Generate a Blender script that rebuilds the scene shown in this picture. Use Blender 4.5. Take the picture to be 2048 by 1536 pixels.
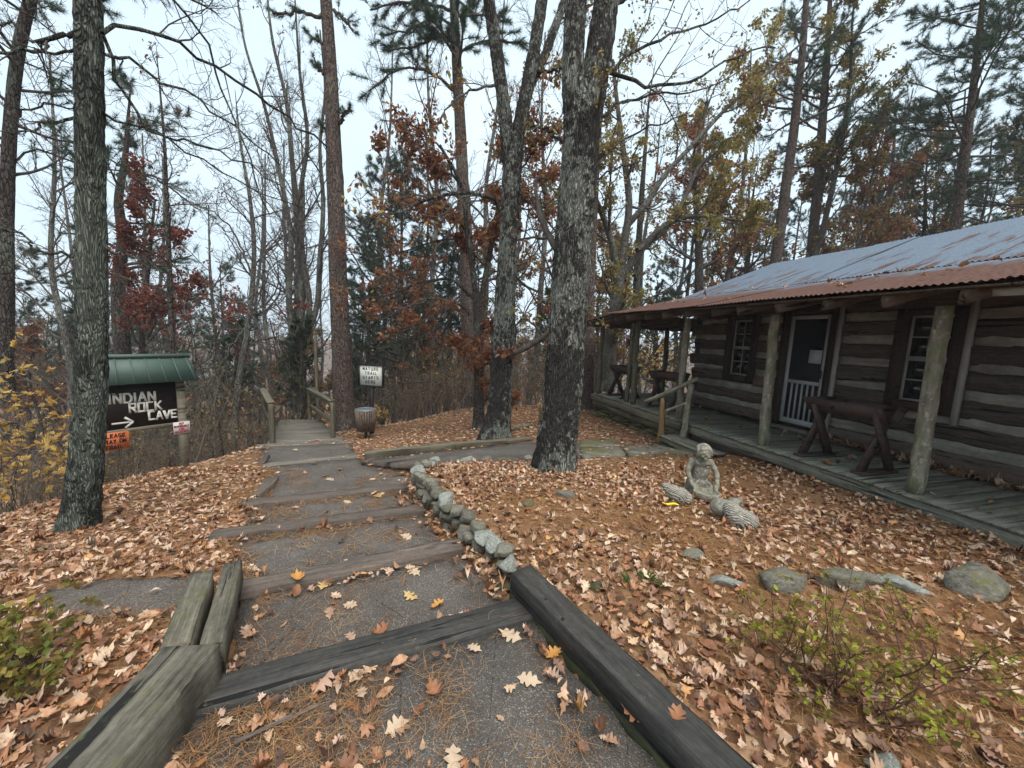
import bpy, math, random
import numpy as np
from mathutils import Matrix, Vector

for o in list(bpy.data.objects):
    bpy.data.objects.remove(o)
scene = bpy.context.scene
COL = scene.collection
R = math.radians

# ---------------------------------------------------------------- camera
F_PX, PITCH, ROLL, CAM_Z = 755.0, R(7.17), R(2.33), 1.6
cam_data = bpy.data.cameras.new('camera')
cam_data.sensor_width = 36.0
cam_data.lens = F_PX / 2048 * 36.0
cam_data.clip_start = 0.05
cam_data.clip_end = 2000
cam = bpy.data.objects.new('camera', cam_data)
COL.objects.link(cam)
CM = Matrix.Rotation(R(90) - PITCH, 3, 'X') @ Matrix.Rotation(ROLL, 3, 'Z')
cam.matrix_world = Matrix.Translation((0, 0, CAM_Z)) @ CM.to_4x4()
scene.camera = cam
CMN = np.array(CM)
CPOS = np.array([0, 0, CAM_Z])

# ---------------------------------------------------------------- world, sun, exposure
SUN_EL, SUN_AZ = R(62), R(150)
world = bpy.data.worlds.new('World')
scene.world = world
world.use_nodes = True
wn = world.node_tree
wn.nodes.clear()
w_out = wn.nodes.new('ShaderNodeOutputWorld')
w_bg = wn.nodes.new('ShaderNodeBackground')
w_sky = wn.nodes.new('ShaderNodeTexSky')
w_sky.sky_type = 'NISHITA'
w_sky.sun_disc = False
w_sky.sun_elevation = SUN_EL
w_sky.sun_rotation = SUN_AZ
w_sky.dust_density = 4.0
w_bg2 = wn.nodes.new('ShaderNodeBackground')      # the cloud sheet that covers the sky
w_tc = wn.nodes.new('ShaderNodeTexCoord')
w_no = wn.nodes.new('ShaderNodeTexNoise')
w_no.inputs['Scale'].default_value = 1.7
w_no.inputs['Detail'].default_value = 5
w_rp = wn.nodes.new('ShaderNodeValToRGB')
w_rp.color_ramp.elements[0].position = 0.3
w_rp.color_ramp.elements[0].color = (0.56, 0.70, 0.81, 1)
w_rp.color_ramp.elements[1].position = 0.7
w_rp.color_ramp.elements[1].color = (0.72, 0.86, 0.94, 1)
wn.links.new(w_tc.outputs['Generated'], w_no.inputs['Vector'])
wn.links.new(w_no.outputs['Fac'], w_rp.inputs['Fac'])
wn.links.new(w_rp.outputs['Color'], w_bg2.inputs['Color'])
w_bg2.inputs['Strength'].default_value = 0.50
w_bg.inputs['Strength'].default_value = 0.05
wn.links.new(w_sky.outputs['Color'], w_bg.inputs['Color'])
w_mix = wn.nodes.new('ShaderNodeMixShader')
w_mix.inputs['Fac'].default_value = 0.88
wn.links.new(w_bg.outputs[0], w_mix.inputs[1])
wn.links.new(w_bg2.outputs[0], w_mix.inputs[2])
wn.links.new(w_mix.outputs[0], w_out.inputs['Surface'])

sun_data = bpy.data.lights.new('sun', 'SUN')
sun_data.energy = 1.5
sun_data.angle = R(50)
sun_data.color = (1.0, 0.95, 0.88)
sun = bpy.data.objects.new('sun', sun_data)
COL.objects.link(sun)
sun.location = (0, 0, 30)
sd = Vector((math.sin(SUN_AZ) * math.cos(SUN_EL), math.cos(SUN_AZ) * math.cos(SUN_EL), math.sin(SUN_EL)))
sun.rotation_euler = sd.to_track_quat('Z', 'Y').to_euler()

vs = scene.view_settings
vs.view_transform = 'Standard'
vs.look = 'None'
vs.gamma = 1.0
vs.exposure = 1.56
vs.use_curve_mapping = False
scene.render.engine = 'CYCLES'
scene.cycles.adaptive_threshold = 0.02
scene.cycles.max_bounces = 4
scene.cycles.diffuse_bounces = 2
scene.cycles.glossy_bounces = 2
scene.cycles.transmission_bounces = 2
scene.cycles.transparent_max_bounces = 4
scene.cycles.volume_bounces = 0
scene.render.resolution_x, scene.render.resolution_y = 1024, 768

# ---------------------------------------------------------------- camera-plane helpers (used to read sizes off the photo)
def ray(px, py):
    return CMN @ np.array([(px - 1024) / F_PX, -(py - 768) / F_PX, -1.0])
def atY(px, py, Y):
    d = ray(px, py)
    return CPOS + d * (Y / d[1])
def atZ(px, py, z):
    d = ray(px, py)
    return CPOS + d * ((z - CAM_Z) / d[2])
def px_radius(P, wpx):
    l = CMN.T @ (np.asarray(P) - CPOS)
    dep = -l[2]
    return 0.5 * wpx * dep / F_PX / math.sqrt(1 + (l[0] / dep) ** 2)

# ---------------------------------------------------------------- object helpers
def tag(o, label=None, cat=None, group=None, kind=None):
    if label: o['label'] = label
    if cat: o['category'] = cat
    if group: o['group'] = group
    if kind: o['kind'] = kind
    return o

def empty(name, loc=(0, 0, 0), rz=0.0, label=None, cat=None, group=None):
    o = bpy.data.objects.new(name, None)
    o.empty_display_size = 0.2
    COL.objects.link(o)
    o.location = loc
    o.rotation_euler = (0, 0, rz)
    return tag(o, label, cat, group)

def np_mesh(name, V, F=None, tris=None, quads=None, mat=None, tint=None, smooth=False):
    """one mesh from numpy arrays; tint = (N,3) colour of each vertex (leaf to leaf variation)"""
    me = bpy.data.meshes.new(name)
    V = np.ascontiguousarray(V, dtype=np.float32)
    parts, sizes = [], []
    if quads is not None and len(quads):
        parts.append(np.asarray(quads, np.int32).ravel()); sizes.append(np.full(len(quads), 4, np.int32))
    if tris is not None and len(tris):
        parts.append(np.asarray(tris, np.int32).ravel()); sizes.append(np.full(len(tris), 3, np.int32))
    if F is not None:
        for f in F:
            parts.append(np.asarray(f, np.int32)); sizes.append(np.array([len(f)], np.int32))
    loops = np.concatenate(parts); size = np.concatenate(sizes)
    start = np.concatenate([[0], np.cumsum(size)[:-1]]).astype(np.int32)
    me.vertices.add(len(V)); me.vertices.foreach_set('co', V.ravel())
    me.loops.add(len(loops)); me.loops.foreach_set('vertex_index', loops)
    me.polygons.add(len(size)); me.polygons.foreach_set('loop_start', start); me.polygons.foreach_set('loop_total', size)
    if smooth:
        me.polygons.foreach_set('use_smooth', np.ones(len(size), bool))
    if tint is not None:
        a = me.attributes.new('tint', 'FLOAT_COLOR', 'POINT')
        c = np.ones((len(V), 4), np.float32); c[:, :3] = tint
        a.data.foreach_set('color', c.ravel())
    if mat is not None:
        me.materials.append(mat)
    me.update(calc_edges=True)
    return me

def link(name, me, parent=None, mw=None):
    o = bpy.data.objects.new(name, me)
    COL.objects.link(o)
    if parent is not None: o.parent = parent
    if mw is not None: o.matrix_local = mw
    return o

class MB:
    """collects pieces of one mesh"""
    def __init__(s): s.V, s.F, s.n = [], [], 0
    def add(s, V, F):
        V = np.asarray(V, float)
        s.V.append(V); s.F += [tuple(i + s.n for i in f) for f in F]; s.n += len(V)
    def box(s, lo, hi):
        x0, y0, z0 = lo; x1, y1, z1 = hi
        s.add([(x0,y0,z0),(x1,y0,z0),(x1,y1,z0),(x0,y1,z0),(x0,y0,z1),(x1,y0,z1),(x1,y1,z1),(x0,y1,z1)],
              [(0,3,2,1),(4,5,6,7),(0,1,5,4),(1,2,6,5),(2,3,7,6),(3,0,4,7)])
    def bar(s, a, b, w, h, up=(0,0,1)):
        V, F = bar_geo(a, b, w, h, up); s.add(V, F)
    def tube(s, pts, rad, sides=8, cap=True):
        V, Q, caps = tube_geo(pts, rad, sides); s.add(V, [tuple(q) for q in Q] + (caps if cap else []))
    def mesh(s, name, mat=None, smooth=False):
        return np_mesh(name, np.concatenate(s.V), F=s.F, mat=mat, smooth=smooth)
    def obj(s, name, mat, parent=None, smooth=False, mw=None):
        return link(name, s.mesh(name, mat, smooth), parent, mw)

def frame(a, b, up=(0, 0, 1)):
    a, b = np.asarray(a, float), np.asarray(b, float)
    x = b - a; L = np.linalg.norm(x); x /= L
    up = np.asarray(up, float)
    if abs(x @ up) > 0.98: up = np.array([0, 1, 0.0])
    y = np.cross(up, x); y /= np.linalg.norm(y); z = np.cross(x, y)
    return L, x, y, z

def bar_geo(a, b, w, h, up=(0, 0, 1)):
    L, x, y, z = frame(a, b, up)
    a, b = np.asarray(a, float), np.asarray(b, float)
    V = []
    for p in (a, b):
        for sy, sz in ((-1,-1),(1,-1),(1,1),(-1,1)):
            V.append(p + y * sy * w / 2 + z * sz * h / 2)
    return V, [(0,1,2,3),(7,6,5,4),(0,4,5,1),(1,5,6,2),(2,6,7,3),(3,7,4,0)]

def tube_geo(pts, rad, sides):
    P = np.asarray(pts, float)[None]; Rr = np.asarray(rad, float)[None]
    V, Q = tubes(P, Rr, sides)
    n = P.shape[1]
    caps = [tuple(range(sides))[::-1], tuple((n - 1) * sides + k for k in range(sides))]
    return V, Q, caps

def tubes(P, Rr, sides):
    """batch of tubes: P (B,n,3), Rr (B,n) -> verts, quads"""
    B, n = P.shape[:2]
    T = np.gradient(P, axis=1)
    T /= np.linalg.norm(T, axis=2, keepdims=True) + 1e-9
    m = np.abs(T.mean(axis=1)); ax = np.argmin(m, axis=1)
    ref = np.eye(3)[ax][:, None, :]
    N1 = np.cross(T, np.broadcast_to(ref, T.shape)); N1 /= np.linalg.norm(N1, axis=2, keepdims=True) + 1e-9
    N2 = np.cross(T, N1)
    th = np.arange(sides) * 2 * math.pi / sides
    V = (P[:, :, None, :] + Rr[:, :, None, None] * (np.cos(th)[None, None, :, None] * N1[:, :, None, :] + np.sin(th)[None, None, :, None] * N2[:, :, None, :]))
    base = (np.arange(B) * n * sides)[:, None, None]
    i = np.arange(n - 1)[None, :, None] * sides
    k = np.arange(sides)[None, None, :]; k2 = (k + 1) % sides
    q = np.stack([base + i + k, base + i + k2, base + i + sides + k2, base + i + sides + k], axis=-1)
    return V.reshape(-1, 3), q.reshape(-1, 4)

def beam_mesh(name, L, w, h, mat, seed=0, jit=0.006, ch=0.012, seg=10, warp=0.0):
    """a sawn timber along local X (0..L), chamfered and worn: edges uneven, ends ragged"""
    rng = np.random.default_rng(seed)
    prof = np.array([(-w/2+ch,-h/2),(w/2-ch,-h/2),(w/2,-h/2+ch),(w/2,h/2-ch),(w/2-ch,h/2),(-w/2+ch,h/2),(-w/2,h/2-ch),(-w/2,-h/2+ch)])
    xs = np.linspace(0, L, seg + 1)
    V = []
    off = np.cumsum(rng.normal(0, 1, (seg + 1, 2)), axis=0); off -= off.mean(axis=0)
    off *= warp
    pj = rng.normal(0, jit, (8, 2))
    for i, x in enumerate(xs):
        p = prof + pj * 0.6 + rng.normal(0, jit * 0.7, (8, 2)) + off[i]
        ex = rng.normal(0, jit * 1.2, 8) if i in (0, seg) else 0
        V.append(np.column_stack([np.full(8, x) + ex, p]))
    F = [tuple(range(8))[::-1], tuple(seg * 8 + k for k in range(8))]
    for i in range(seg):
        for k in range(8):
            F.append((i*8+k, i*8+(k+1)%8, (i+1)*8+(k+1)%8, (i+1)*8+k))
    return np_mesh(name, np.concatenate(V), F=F, mat=mat)

def place_mw(a, b, up=(0, 0, 1)):
    L, x, y, z = frame(a, b, up)
    m = Matrix.Identity(4)
    for i in range(3):
        m[i][0], m[i][1], m[i][2], m[i][3] = x[i], y[i], z[i], a[i]
    return L, m

def beam_obj(name, a, b, w, h, mat, parent=None, seed=0, up=(0,0,1), **kw):
    L, m = place_mw(a, b, up)
    return link(name, beam_mesh(name, L, w, h, mat, seed, **kw), parent, m)

def log_obj(name, a, b, r0, r1, mat, parent=None, seed=0, sides=10, seg=10, wob=0.25, knots=3):
    """a round barked pole along local X with knots"""
    rng = np.random.default_rng(seed)
    L, m = place_mw(a, b, (0, 1, 0.01))
    t = np.linspace(0, 1, seg + 1)
    c = np.cumsum(rng.normal(0, 1, (seg + 1, 2)), axis=0); c -= np.outer(1 - t, c[0]) + np.outer(t, c[-1])
    c *= r0 * wob * 0.35
    r = r0 + (r1 - r0) * t
    th = np.arange(sides) * 2 * math.pi / sides
    rr = r[:, None] * (1 + rng.normal(0, 0.05, (seg + 1, sides)))
    for _ in range(knots):
        i, k = rng.integers(1, seg), rng.integers(0, sides)
        rr[i, k] *= 1.35; rr[i, (k + 1) % sides] *= 1.15
    V = np.stack([np.broadcast_to((t * L)[:, None], rr.shape), rr * np.cos(th) + c[:, :1], rr * np.sin(th) + c[:, 1:]], -1).reshape(-1, 3)
    F = [tuple(range(sides))[::-1], tuple(seg * sides + k for k in range(sides))]
    for i in range(seg):
        for k in range(sides):
            F.append((i*sides+k, i*sides+(k+1)%sides, (i+1)*sides+(k+1)%sides, (i+1)*sides+k))
    return link(name, np_mesh(name, V, F=F, mat=mat, smooth=True), parent, m)

def copy_tree(o, parent=None):
    c = o.copy(); COL.objects.link(c)
    c.parent = parent
    for ch in o.children: copy_tree(ch, c)
    return c

# ---------------------------------------------------------------- materials
class NT:
    def __init__(s, name, rough=0.8, spec=0.3):
        s.m = bpy.data.materials.new(name); s.m.use_nodes = True
        s.t = s.m.node_tree; s.b = s.t.nodes['Principled BSDF']
        s.b.inputs['Roughness'].default_value = rough
        s.b.inputs['Specular IOR Level'].default_value = spec
        s._tc = None
    def n(s, typ, **kw):
        nd = s.t.nodes.new(typ)
        for k, v in kw.items(): setattr(nd, k, v)
        return nd
    def l(s, a, b): s.t.links.new(a, b)
    def coord(s, scale=(1, 1, 1), rand=0.0, out='Object'):
        if s._tc is None: s._tc = s.n('ShaderNodeTexCoord')
        mp = s.n('ShaderNodeMapping'); mp.inputs['Scale'].default_value = scale
        s.l(s._tc.outputs[out], mp.inputs['Vector'])
        if rand:
            oi = s.n('ShaderNodeObjectInfo'); mu = s.n('ShaderNodeMath', operation='MULTIPLY'); mu.inputs[1].default_value = rand
            s.l(oi.outputs['Random'], mu.inputs[0]); s.l(mu.outputs[0], mp.inputs['Location'])
        return mp.outputs[0]
    def noise(s, vec, scale=5, detail=6, rough=0.6, dist=0.0):
        nd = s.n('ShaderNodeTexNoise'); nd.inputs['Scale'].default_value = scale; nd.inputs['Detail'].default_value = detail
        nd.inputs['Roughness'].default_value = rough; nd.inputs['Distortion'].default_value = dist
        s.l(vec, nd.inputs['Vector']); return nd.outputs['Fac']
    def voro(s, vec, scale=5, feature='DISTANCE_TO_EDGE', out='Distance'):
        nd = s.n('ShaderNodeTexVoronoi', feature=feature); nd.inputs['Scale'].default_value = scale
        s.l(vec, nd.inputs['Vector']); return nd.outputs[out]
    def ramp(s, fac, stops):
        nd = s.n('ShaderNodeValToRGB'); cr = nd.color_ramp
        while len(cr.elements) < len(stops): cr.elements.new(0.5)
        for e, (p, c) in zip(cr.elements, stops):
            e.position = p; e.color = (*c, 1) if len(c) == 3 else c
        s.l(fac, nd.inputs['Fac']); return nd.outputs['Color']
    def step(s, fac, a, b):
        nd = s.n('ShaderNodeMapRange', interpolation_type='SMOOTHSTEP'); nd.inputs[1].default_value = a; nd.inputs[2].default_value = b
        s.l(fac, nd.inputs[0]); return nd.outputs[0]
    def math(s, op, a, b):
        nd = s.n('ShaderNodeMath', operation=op)
        for i, x in enumerate((a, b)):
            if isinstance(x, (int, float)): nd.inputs[i].default_value = x
            else: s.l(x, nd.inputs[i])
        return nd.outputs[0]
    def mix(s, fac, a, b, mode='MIX'):
        nd = s.n('ShaderNodeMix', data_type='RGBA', blend_type=mode)
        for i, x in ((0, fac), (6, a), (7, b)):
            if isinstance(x, (int, float)): nd.inputs[i].default_value = x
            elif isinstance(x, tuple): nd.inputs[i].default_value = (*x, 1)
            else: s.l(x, nd.inputs[i])
        return nd.outputs[2]
    def base(s, c):
        if isinstance(c, tuple): s.b.inputs['Base Color'].default_value = (*c, 1)
        else: s.l(c, s.b.inputs['Base Color'])
    def bump(s, h, strength=0.5, dist=0.02):
        nd = s.n('ShaderNodeBump'); nd.inputs['Strength'].default_value = strength; nd.inputs['Distance'].default_value = dist
        s.l(h, nd.inputs['Height']); s.l(nd.outputs[0], s.b.inputs['Normal'])
    def rough(s, v): s.l(v, s.b.inputs['Roughness'])
    def objrand(s, c, lo=0.8, hi=1.2):
        oi = s.n('ShaderNodeObjectInfo'); mr = s.n('ShaderNodeMapRange'); mr.inputs[3].default_value = lo; mr.inputs[4].default_value = hi
        s.l(oi.outputs['Random'], mr.inputs[0])
        return s.mix(1.0, c, s.gray(mr.outputs[0]), 'MULTIPLY')
    def gray(s, v):
        nd = s.n('ShaderNodeCombineColor')
        for i in range(3): s.l(v, nd.inputs[i])
        return nd.outputs[0]

def wood_mat(name, dark, light, moss=None, moss_amt=0.5, grain=26, rough=0.8, bump=0.6, crack=True, up_moss=False):
    k = NT(name, rough)
    c1 = k.coord((1.1, grain, grain), rand=37)
    g1 = k.noise(c1, 1.6, 8, 0.65, 0.4)
    g2 = k.noise(k.coord((5, grain * 3.2, grain * 3.2), rand=71), 1.5, 6, 0.7, 0.2)
    g3 = k.noise(k.coord((1, 1, 1), rand=19), 34, 5, 0.7)
    g = k.math('ADD', k.math('MULTIPLY', g1, 0.40), k.math('ADD', k.math('MULTIPLY', g2, 0.38), k.math('MULTIPLY', g3, 0.22)))
    c2 = k.coord((1, 3, 3), rand=91)
    blot = k.noise(c2, 2.2, 6, 0.6)
    col = k.ramp(g, [(0.38, dark), (0.5, tuple((a + b) / 2 for a, b in zip(dark, light))), (0.60, light)])
    col = k.mix(k.step(blot, 0.35, 0.75), col, k.mix(1.0, col, (1.35, 1.3, 1.22), 'MULTIPLY'))
    h = g
    if crack:
        c3 = k.coord((0.5, grain * 0.55, grain * 0.55), rand=11)
        cr = k.noise(c3, 1.3, 3, 0.5, 1.2)
        ck = k.step(cr, 0.38, 0.35)
        col = k.mix(ck, col, tuple(x * 0.25 for x in dark))
        h = k.math('SUBTRACT', g, ck)
    if moss:
        c4 = k.coord((2, 5, 5), rand=53)
        mo = k.step(k.math('ADD', k.math('MULTIPLY', k.noise(c4, 2.6, 7, 0.75), 0.62), k.math('MULTIPLY', k.noise(k.coord((1, 1, 1), rand=3), 26, 6, 0.75), 0.38)), 0.60 - 0.2 * moss_amt, 0.70 - 0.2 * moss_amt)
        col = k.mix(k.math('MULTIPLY', mo, 0.8), col, k.mix(g3, tuple(x * 0.6 for x in moss), tuple(x * 1.5 for x in moss)))
    k.base(k.objrand(col, 0.82, 1.15))
    k.bump(h, bump, 0.012)
    return k.m

def flat_mat(name, col, rough=0.6, spec=0.3, var=0.15, scale=6, bump=0.1, metallic=0.0):
    k = NT(name, rough, spec)
    nz = k.noise(k.coord((1, 1, 1), rand=17), scale, 6, 0.65)
    k.base(k.mix(nz, tuple(x * (1 - var) for x in col), tuple(min(1, x * (1 + var)) for x in col)))
    k.bump(nz, bump, 0.01)
    k.b.inputs['Metallic'].default_value = metallic
    return k.m

def bark_mat(name, dark, mid, lichen=None, lichen_amt=0.4, scale=9, stretch=0.28, bump=1.0, furrow=0.12, distort=0.12):
    k = NT(name, 0.92, 0.15)
    n0 = k.noise(k.coord((1, 1, 0.5)), 6, 4)
    c = k.coord((1, 1, stretch))
    ad = k.n('ShaderNodeVectorMath', operation='MULTIPLY_ADD')
    nc = k.n('ShaderNodeTexNoise'); nc.inputs['Scale'].default_value = 7; k.l(c, nc.inputs['Vector'])
    k.l(nc.outputs['Color'], ad.inputs[0]); ad.inputs[1].default_value = (distort, distort, distort); k.l(c, ad.inputs[2])
    v = k.voro(ad.outputs[0], scale)
    fin = k.noise(c, scale * 5, 6, 0.7)
    ridge = k.step(v, 0.0, furrow)
    col = k.ramp(fin, [(0.3, tuple(x * 0.7 for x in mid)), (0.7, tuple(x * 1.3 for x in mid))])
    col = k.mix(ridge, dark, col)
    if lichen:
        big = k.noise(k.coord((1, 1, 0.6)), 1.6, 5, 0.6)
        sm = k.noise(k.coord((1, 1, 0.7)), 15, 7, 0.72)
        s2 = k.math('ADD', k.math('MULTIPLY', big, 0.72), k.math('MULTIPLY', sm, 0.60))
        li = k.step(s2, 0.745 - 0.2 * lichen_amt, 0.79 - 0.2 * lichen_amt)
        li = k.math('MULTIPLY', li, k.math('ADD', k.math('MULTIPLY', ridge, 0.75), 0.25))
        tone = k.noise(k.coord((1, 1, 1)), 3.2, 3)
        lc = k.mix(tone, tuple(x * 0.7 for x in lichen), tuple(x * 1.2 for x in lichen))
        col = k.mix(li, col, lc)
    k.base(col)
    k.bump(k.math('ADD', ridge, k.math('MULTIPLY', fin, 0.5)), bump, 0.03)
    return k.m

def leaf_mat(name, trans=0.35, rough=0.6, vein=False, spec=0.3):
    k = NT(name, rough, spec)
    at = k.n('ShaderNodeAttribute', attribute_name='tint')
    nz = k.noise(k.coord((1, 1, 1)), 55, 4, 0.6)
    col = k.mix(k.step(nz, 0.3, 0.75), at.outputs['Color'], k.mix(1.0, at.outputs['Color'], (0.72, 0.68, 0.64), 'MULTIPLY'))
    k.base(col)
    tr = k.n('ShaderNodeBsdfTranslucent'); k.l(col, tr.inputs['Color'])
    ms = k.n('ShaderNodeMixShader'); ms.inputs[0].default_value = trans
    out = k.t.nodes['Material Output']
    k.l(k.b.outputs[0], ms.inputs[1]); k.l(tr.outputs[0], ms.inputs[2]); k.l(ms.outputs[0], out.inputs['Surface'])
    return k.m

M = {}
M['oak_bark'] = bark_mat('oak_bark', (0.026, 0.023, 0.021), (0.082, 0.074, 0.065), (0.34, 0.355, 0.305), 0.46, 50, 0.14, 1.0, 0.26, 0.22)
M['oak_bark_green'] = bark_mat('oak_bark_green', (0.032, 0.034, 0.029), (0.098, 0.104, 0.087), (0.25, 0.28, 0.23), 0.55, 54, 0.17, 1.0, 0.26, 0.22)
M['pine_bark'] = bark_mat('pine_bark', (0.042, 0.030, 0.026), (0.135, 0.100, 0.085), (0.17, 0.15, 0.12), 0.15, 22, 0.42, 0.8, 0.18, 0.2)
M['dark_bark'] = bark_mat('dark_bark', (0.020, 0.016, 0.015), (0.080, 0.064, 0.056), (0.14, 0.15, 0.12), 0.25, 26, 0.3, 0.8, 0.14)
M['grey_bark'] = bark_mat('grey_bark', (0.034, 0.030, 0.027), (0.115, 0.103, 0.090), (0.20, 0.21, 0.18), 0.3, 28, 0.3, 0.7, 0.12)
k = NT('twig', 0.9, 0.15); k.base(k.ramp(k.noise(k.coord(), 9, 4), [(0.3, (0.038, 0.032, 0.029)), (0.7, (0.125, 0.106, 0.092))])); M['twig'] = k.m
M['leaf'] = leaf_mat('leaf', 0.48)
M['litter'] = leaf_mat('litter', 0.12, 0.55)
M['needle'] = leaf_mat('needle', 0.32, 0.6)
M['tie_grey'] = wood_mat('tie_grey', (0.038, 0.034, 0.026), (0.165, 0.150, 0.115), (0.092, 0.098, 0.040), 0.36, 22)
M['tie_dark'] = wood_mat('tie_dark', (0.014, 0.0135, 0.013), (0.062, 0.058, 0.052), (0.17, 0.155, 0.12), 0.14, 20)
M['tie_moss'] = wood_mat('tie_moss', (0.012, 0.013, 0.009), (0.040, 0.040, 0.026), (0.045, 0.052, 0.012), 0.8, 20)
M['tie_brown'] = wood_mat('tie_brown', (0.040, 0.032, 0.027), (0.135, 0.108, 0.090), (0.15, 0.13, 0.10), 0.0, 24)
M['board_grey'] = wood_mat('board_grey', (0.070, 0.062, 0.052), (0.190, 0.172, 0.145), (0.10, 0.11, 0.06), 0.25, 30)
M['deck_board'] = wood_mat('deck_board', (0.085, 0.083, 0.066), (0.245, 0.238, 0.190), (0.085, 0.10, 0.055), 0.45, 30)
M['rail_wood'] = wood_mat('rail_wood', (0.055, 0.047, 0.034), (0.160, 0.140, 0.100), (0.10, 0.11, 0.05), 0.4, 28)
M['log_dark'] = wood_mat('log_dark', (0.022, 0.017, 0.014), (0.100, 0.078, 0.063), None, 0, 16)
M['log_brown'] = wood_mat('log_brown', (0.045, 0.030, 0.023), (0.135, 0.100, 0.080), None, 0, 16)
M['frame_brown'] = wood_mat('frame_brown', (0.022, 0.014, 0.011), (0.060, 0.040, 0.032), None, 0, 26)
M['trough'] = wood_mat('trough', (0.026, 0.016, 0.014), (0.075, 0.046, 0.039), None, 0, 24, 0.65)
M['post_new'] = wood_mat('post_new', (0.11, 0.095, 0.070), (0.25, 0.22, 0.165), None, 0, 26)
M['sign_brown'] = wood_mat('sign_brown', (0.008, 0.005, 0.005), (0.020, 0.013, 0.012), None, 0, 14, 0.6, 0.25, False)
M['slat'] = wood_mat('slat', (0.075, 0.053, 0.038), (0.17, 0.125, 0.092), None, 0, 26)
M['orange_wood'] = wood_mat('orange_wood', (0.085, 0.050, 0.022), (0.26, 0.16, 0.075), (0.13, 0.12, 0.06), 0.2, 20)
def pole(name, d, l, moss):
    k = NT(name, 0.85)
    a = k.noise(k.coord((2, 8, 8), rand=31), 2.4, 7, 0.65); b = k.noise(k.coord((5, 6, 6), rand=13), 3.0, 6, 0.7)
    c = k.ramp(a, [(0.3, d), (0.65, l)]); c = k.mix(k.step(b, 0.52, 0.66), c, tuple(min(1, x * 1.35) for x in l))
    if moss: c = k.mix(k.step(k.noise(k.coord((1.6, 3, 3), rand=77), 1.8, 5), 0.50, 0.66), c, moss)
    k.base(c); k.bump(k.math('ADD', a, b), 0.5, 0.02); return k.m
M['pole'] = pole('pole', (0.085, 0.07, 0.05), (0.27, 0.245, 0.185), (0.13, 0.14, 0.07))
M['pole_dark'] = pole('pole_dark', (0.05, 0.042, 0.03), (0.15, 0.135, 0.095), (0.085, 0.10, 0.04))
k = NT('chinking', 0.95, 0.1)
a = k.noise(k.coord((1, 1, 1), rand=23), 3.5, 7, 0.7); b = k.noise(k.coord((0.6, 6, 6), rand=51), 2.0, 5)
k.base(k.mix(k.step(b, 0.45, 0.7), k.ramp(a, [(0.3, (0.14, 0.127, 0.106)), (0.7, (0.37, 0.345, 0.295))]), (0.16, 0.14, 0.115))); k.bump(a, 0.6, 0.02); M['chinking'] = k.m
k = NT('stone', 0.9, 0.2)
a = k.noise(k.coord((1, 1, 1), rand=63), 4.5, 8, 0.65); b = k.noise(k.coord((1, 1, 1), rand=29), 2.6, 6, 0.7); c0 = k.noise(k.coord((1, 1, 1), rand=7), 9, 6, 0.7)
c = k.ramp(a, [(0.3, (0.085, 0.078, 0.065)), (0.55, (0.18, 0.165, 0.135)), (0.75, (0.28, 0.26, 0.22))])
c = k.mix(k.step(b, 0.52, 0.62), c, (0.14, 0.135, 0.055)); c = k.mix(k.step(c0, 0.60, 0.68), c, (0.29, 0.31, 0.26))
k.base(k.objrand(c, 0.75, 1.25)); k.bump(a, 0.8, 0.03); M['stone'] = k.m
k = NT('lichen_stone', 0.9, 0.2)
a = k.noise(k.coord((1, 1, 1), rand=63), 6, 8, 0.7); b = k.noise(k.coord((1, 1, 1), rand=29), 4, 6, 0.7)
c = k.ramp(a, [(0.3, (0.15, 0.15, 0.13)), (0.65, (0.34, 0.35, 0.31))]); c = k.mix(k.step(b, 0.52, 0.66), c, (0.40, 0.43, 0.38))
k.base(c); k.bump(a, 0.8, 0.03); M['lichen_stone'] = k.m
k = NT('moss_stone', 0.95, 0.15)
a = k.noise(k.coord((1, 1, 1), rand=63), 5, 8, 0.65); b = k.noise(k.coord((1, 1, 1), rand=29), 2.2, 6, 0.7)
c = k.ramp(a, [(0.3, (0.06, 0.052, 0.038)), (0.7, (0.19, 0.17, 0.125))]); c = k.mix(k.step(b, 0.42, 0.58), c, (0.10, 0.105, 0.028))
k.base(k.objrand(c, 0.7, 1.2)); k.bump(a, 0.8, 0.03); M['moss_stone'] = k.m
k = NT('concrete', 0.9, 0.2)
a = k.noise(k.coord(), 22, 8, 0.7); b = k.noise(k.coord(), 13, 6, 0.7)
c = k.ramp(a, [(0.32, (0.085, 0.078, 0.060)), (0.5, (0.20, 0.185, 0.148)), (0.66, (0.36, 0.34, 0.285))]); c = k.mix(k.step(b, 0.50, 0.64), c, (0.15, 0.14, 0.095))
k.base(c); k.bump(a, 0.5, 0.01); M['concrete'] = k.m
k = NT('fleece', 0.92, 0.2)
wv = k.n('ShaderNodeTexWave', wave_type='BANDS', bands_direction='DIAGONAL'); wv.inputs['Scale'].default_value = 20; wv.inputs['Distortion'].default_value = 7.0; wv.inputs['Detail'].default_value = 2; wv.inputs['Detail Scale'].default_value = 1.2
k.l(k.coord((1, 1, 1)), wv.inputs['Vector']); a = k.noise(k.coord(), 30, 8, 0.7)
c = k.ramp(a, [(0.3, (0.18, 0.165, 0.13)), (0.65, (0.44, 0.41, 0.35))]); c = k.mix(k.step(wv.outputs['Fac'], 0.50, 0.12), c, (0.085, 0.075, 0.058))
k.base(c); k.bump(wv.outputs['Fac'], 0.6, 0.008); M['fleece'] = k.m
k = NT('asphalt', 0.85, 0.35)
a = k.voro(k.coord(), 210, 'F1', 'Color'); sp = k.n('ShaderNodeSeparateColor'); k.l(a, sp.inputs[0])
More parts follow.
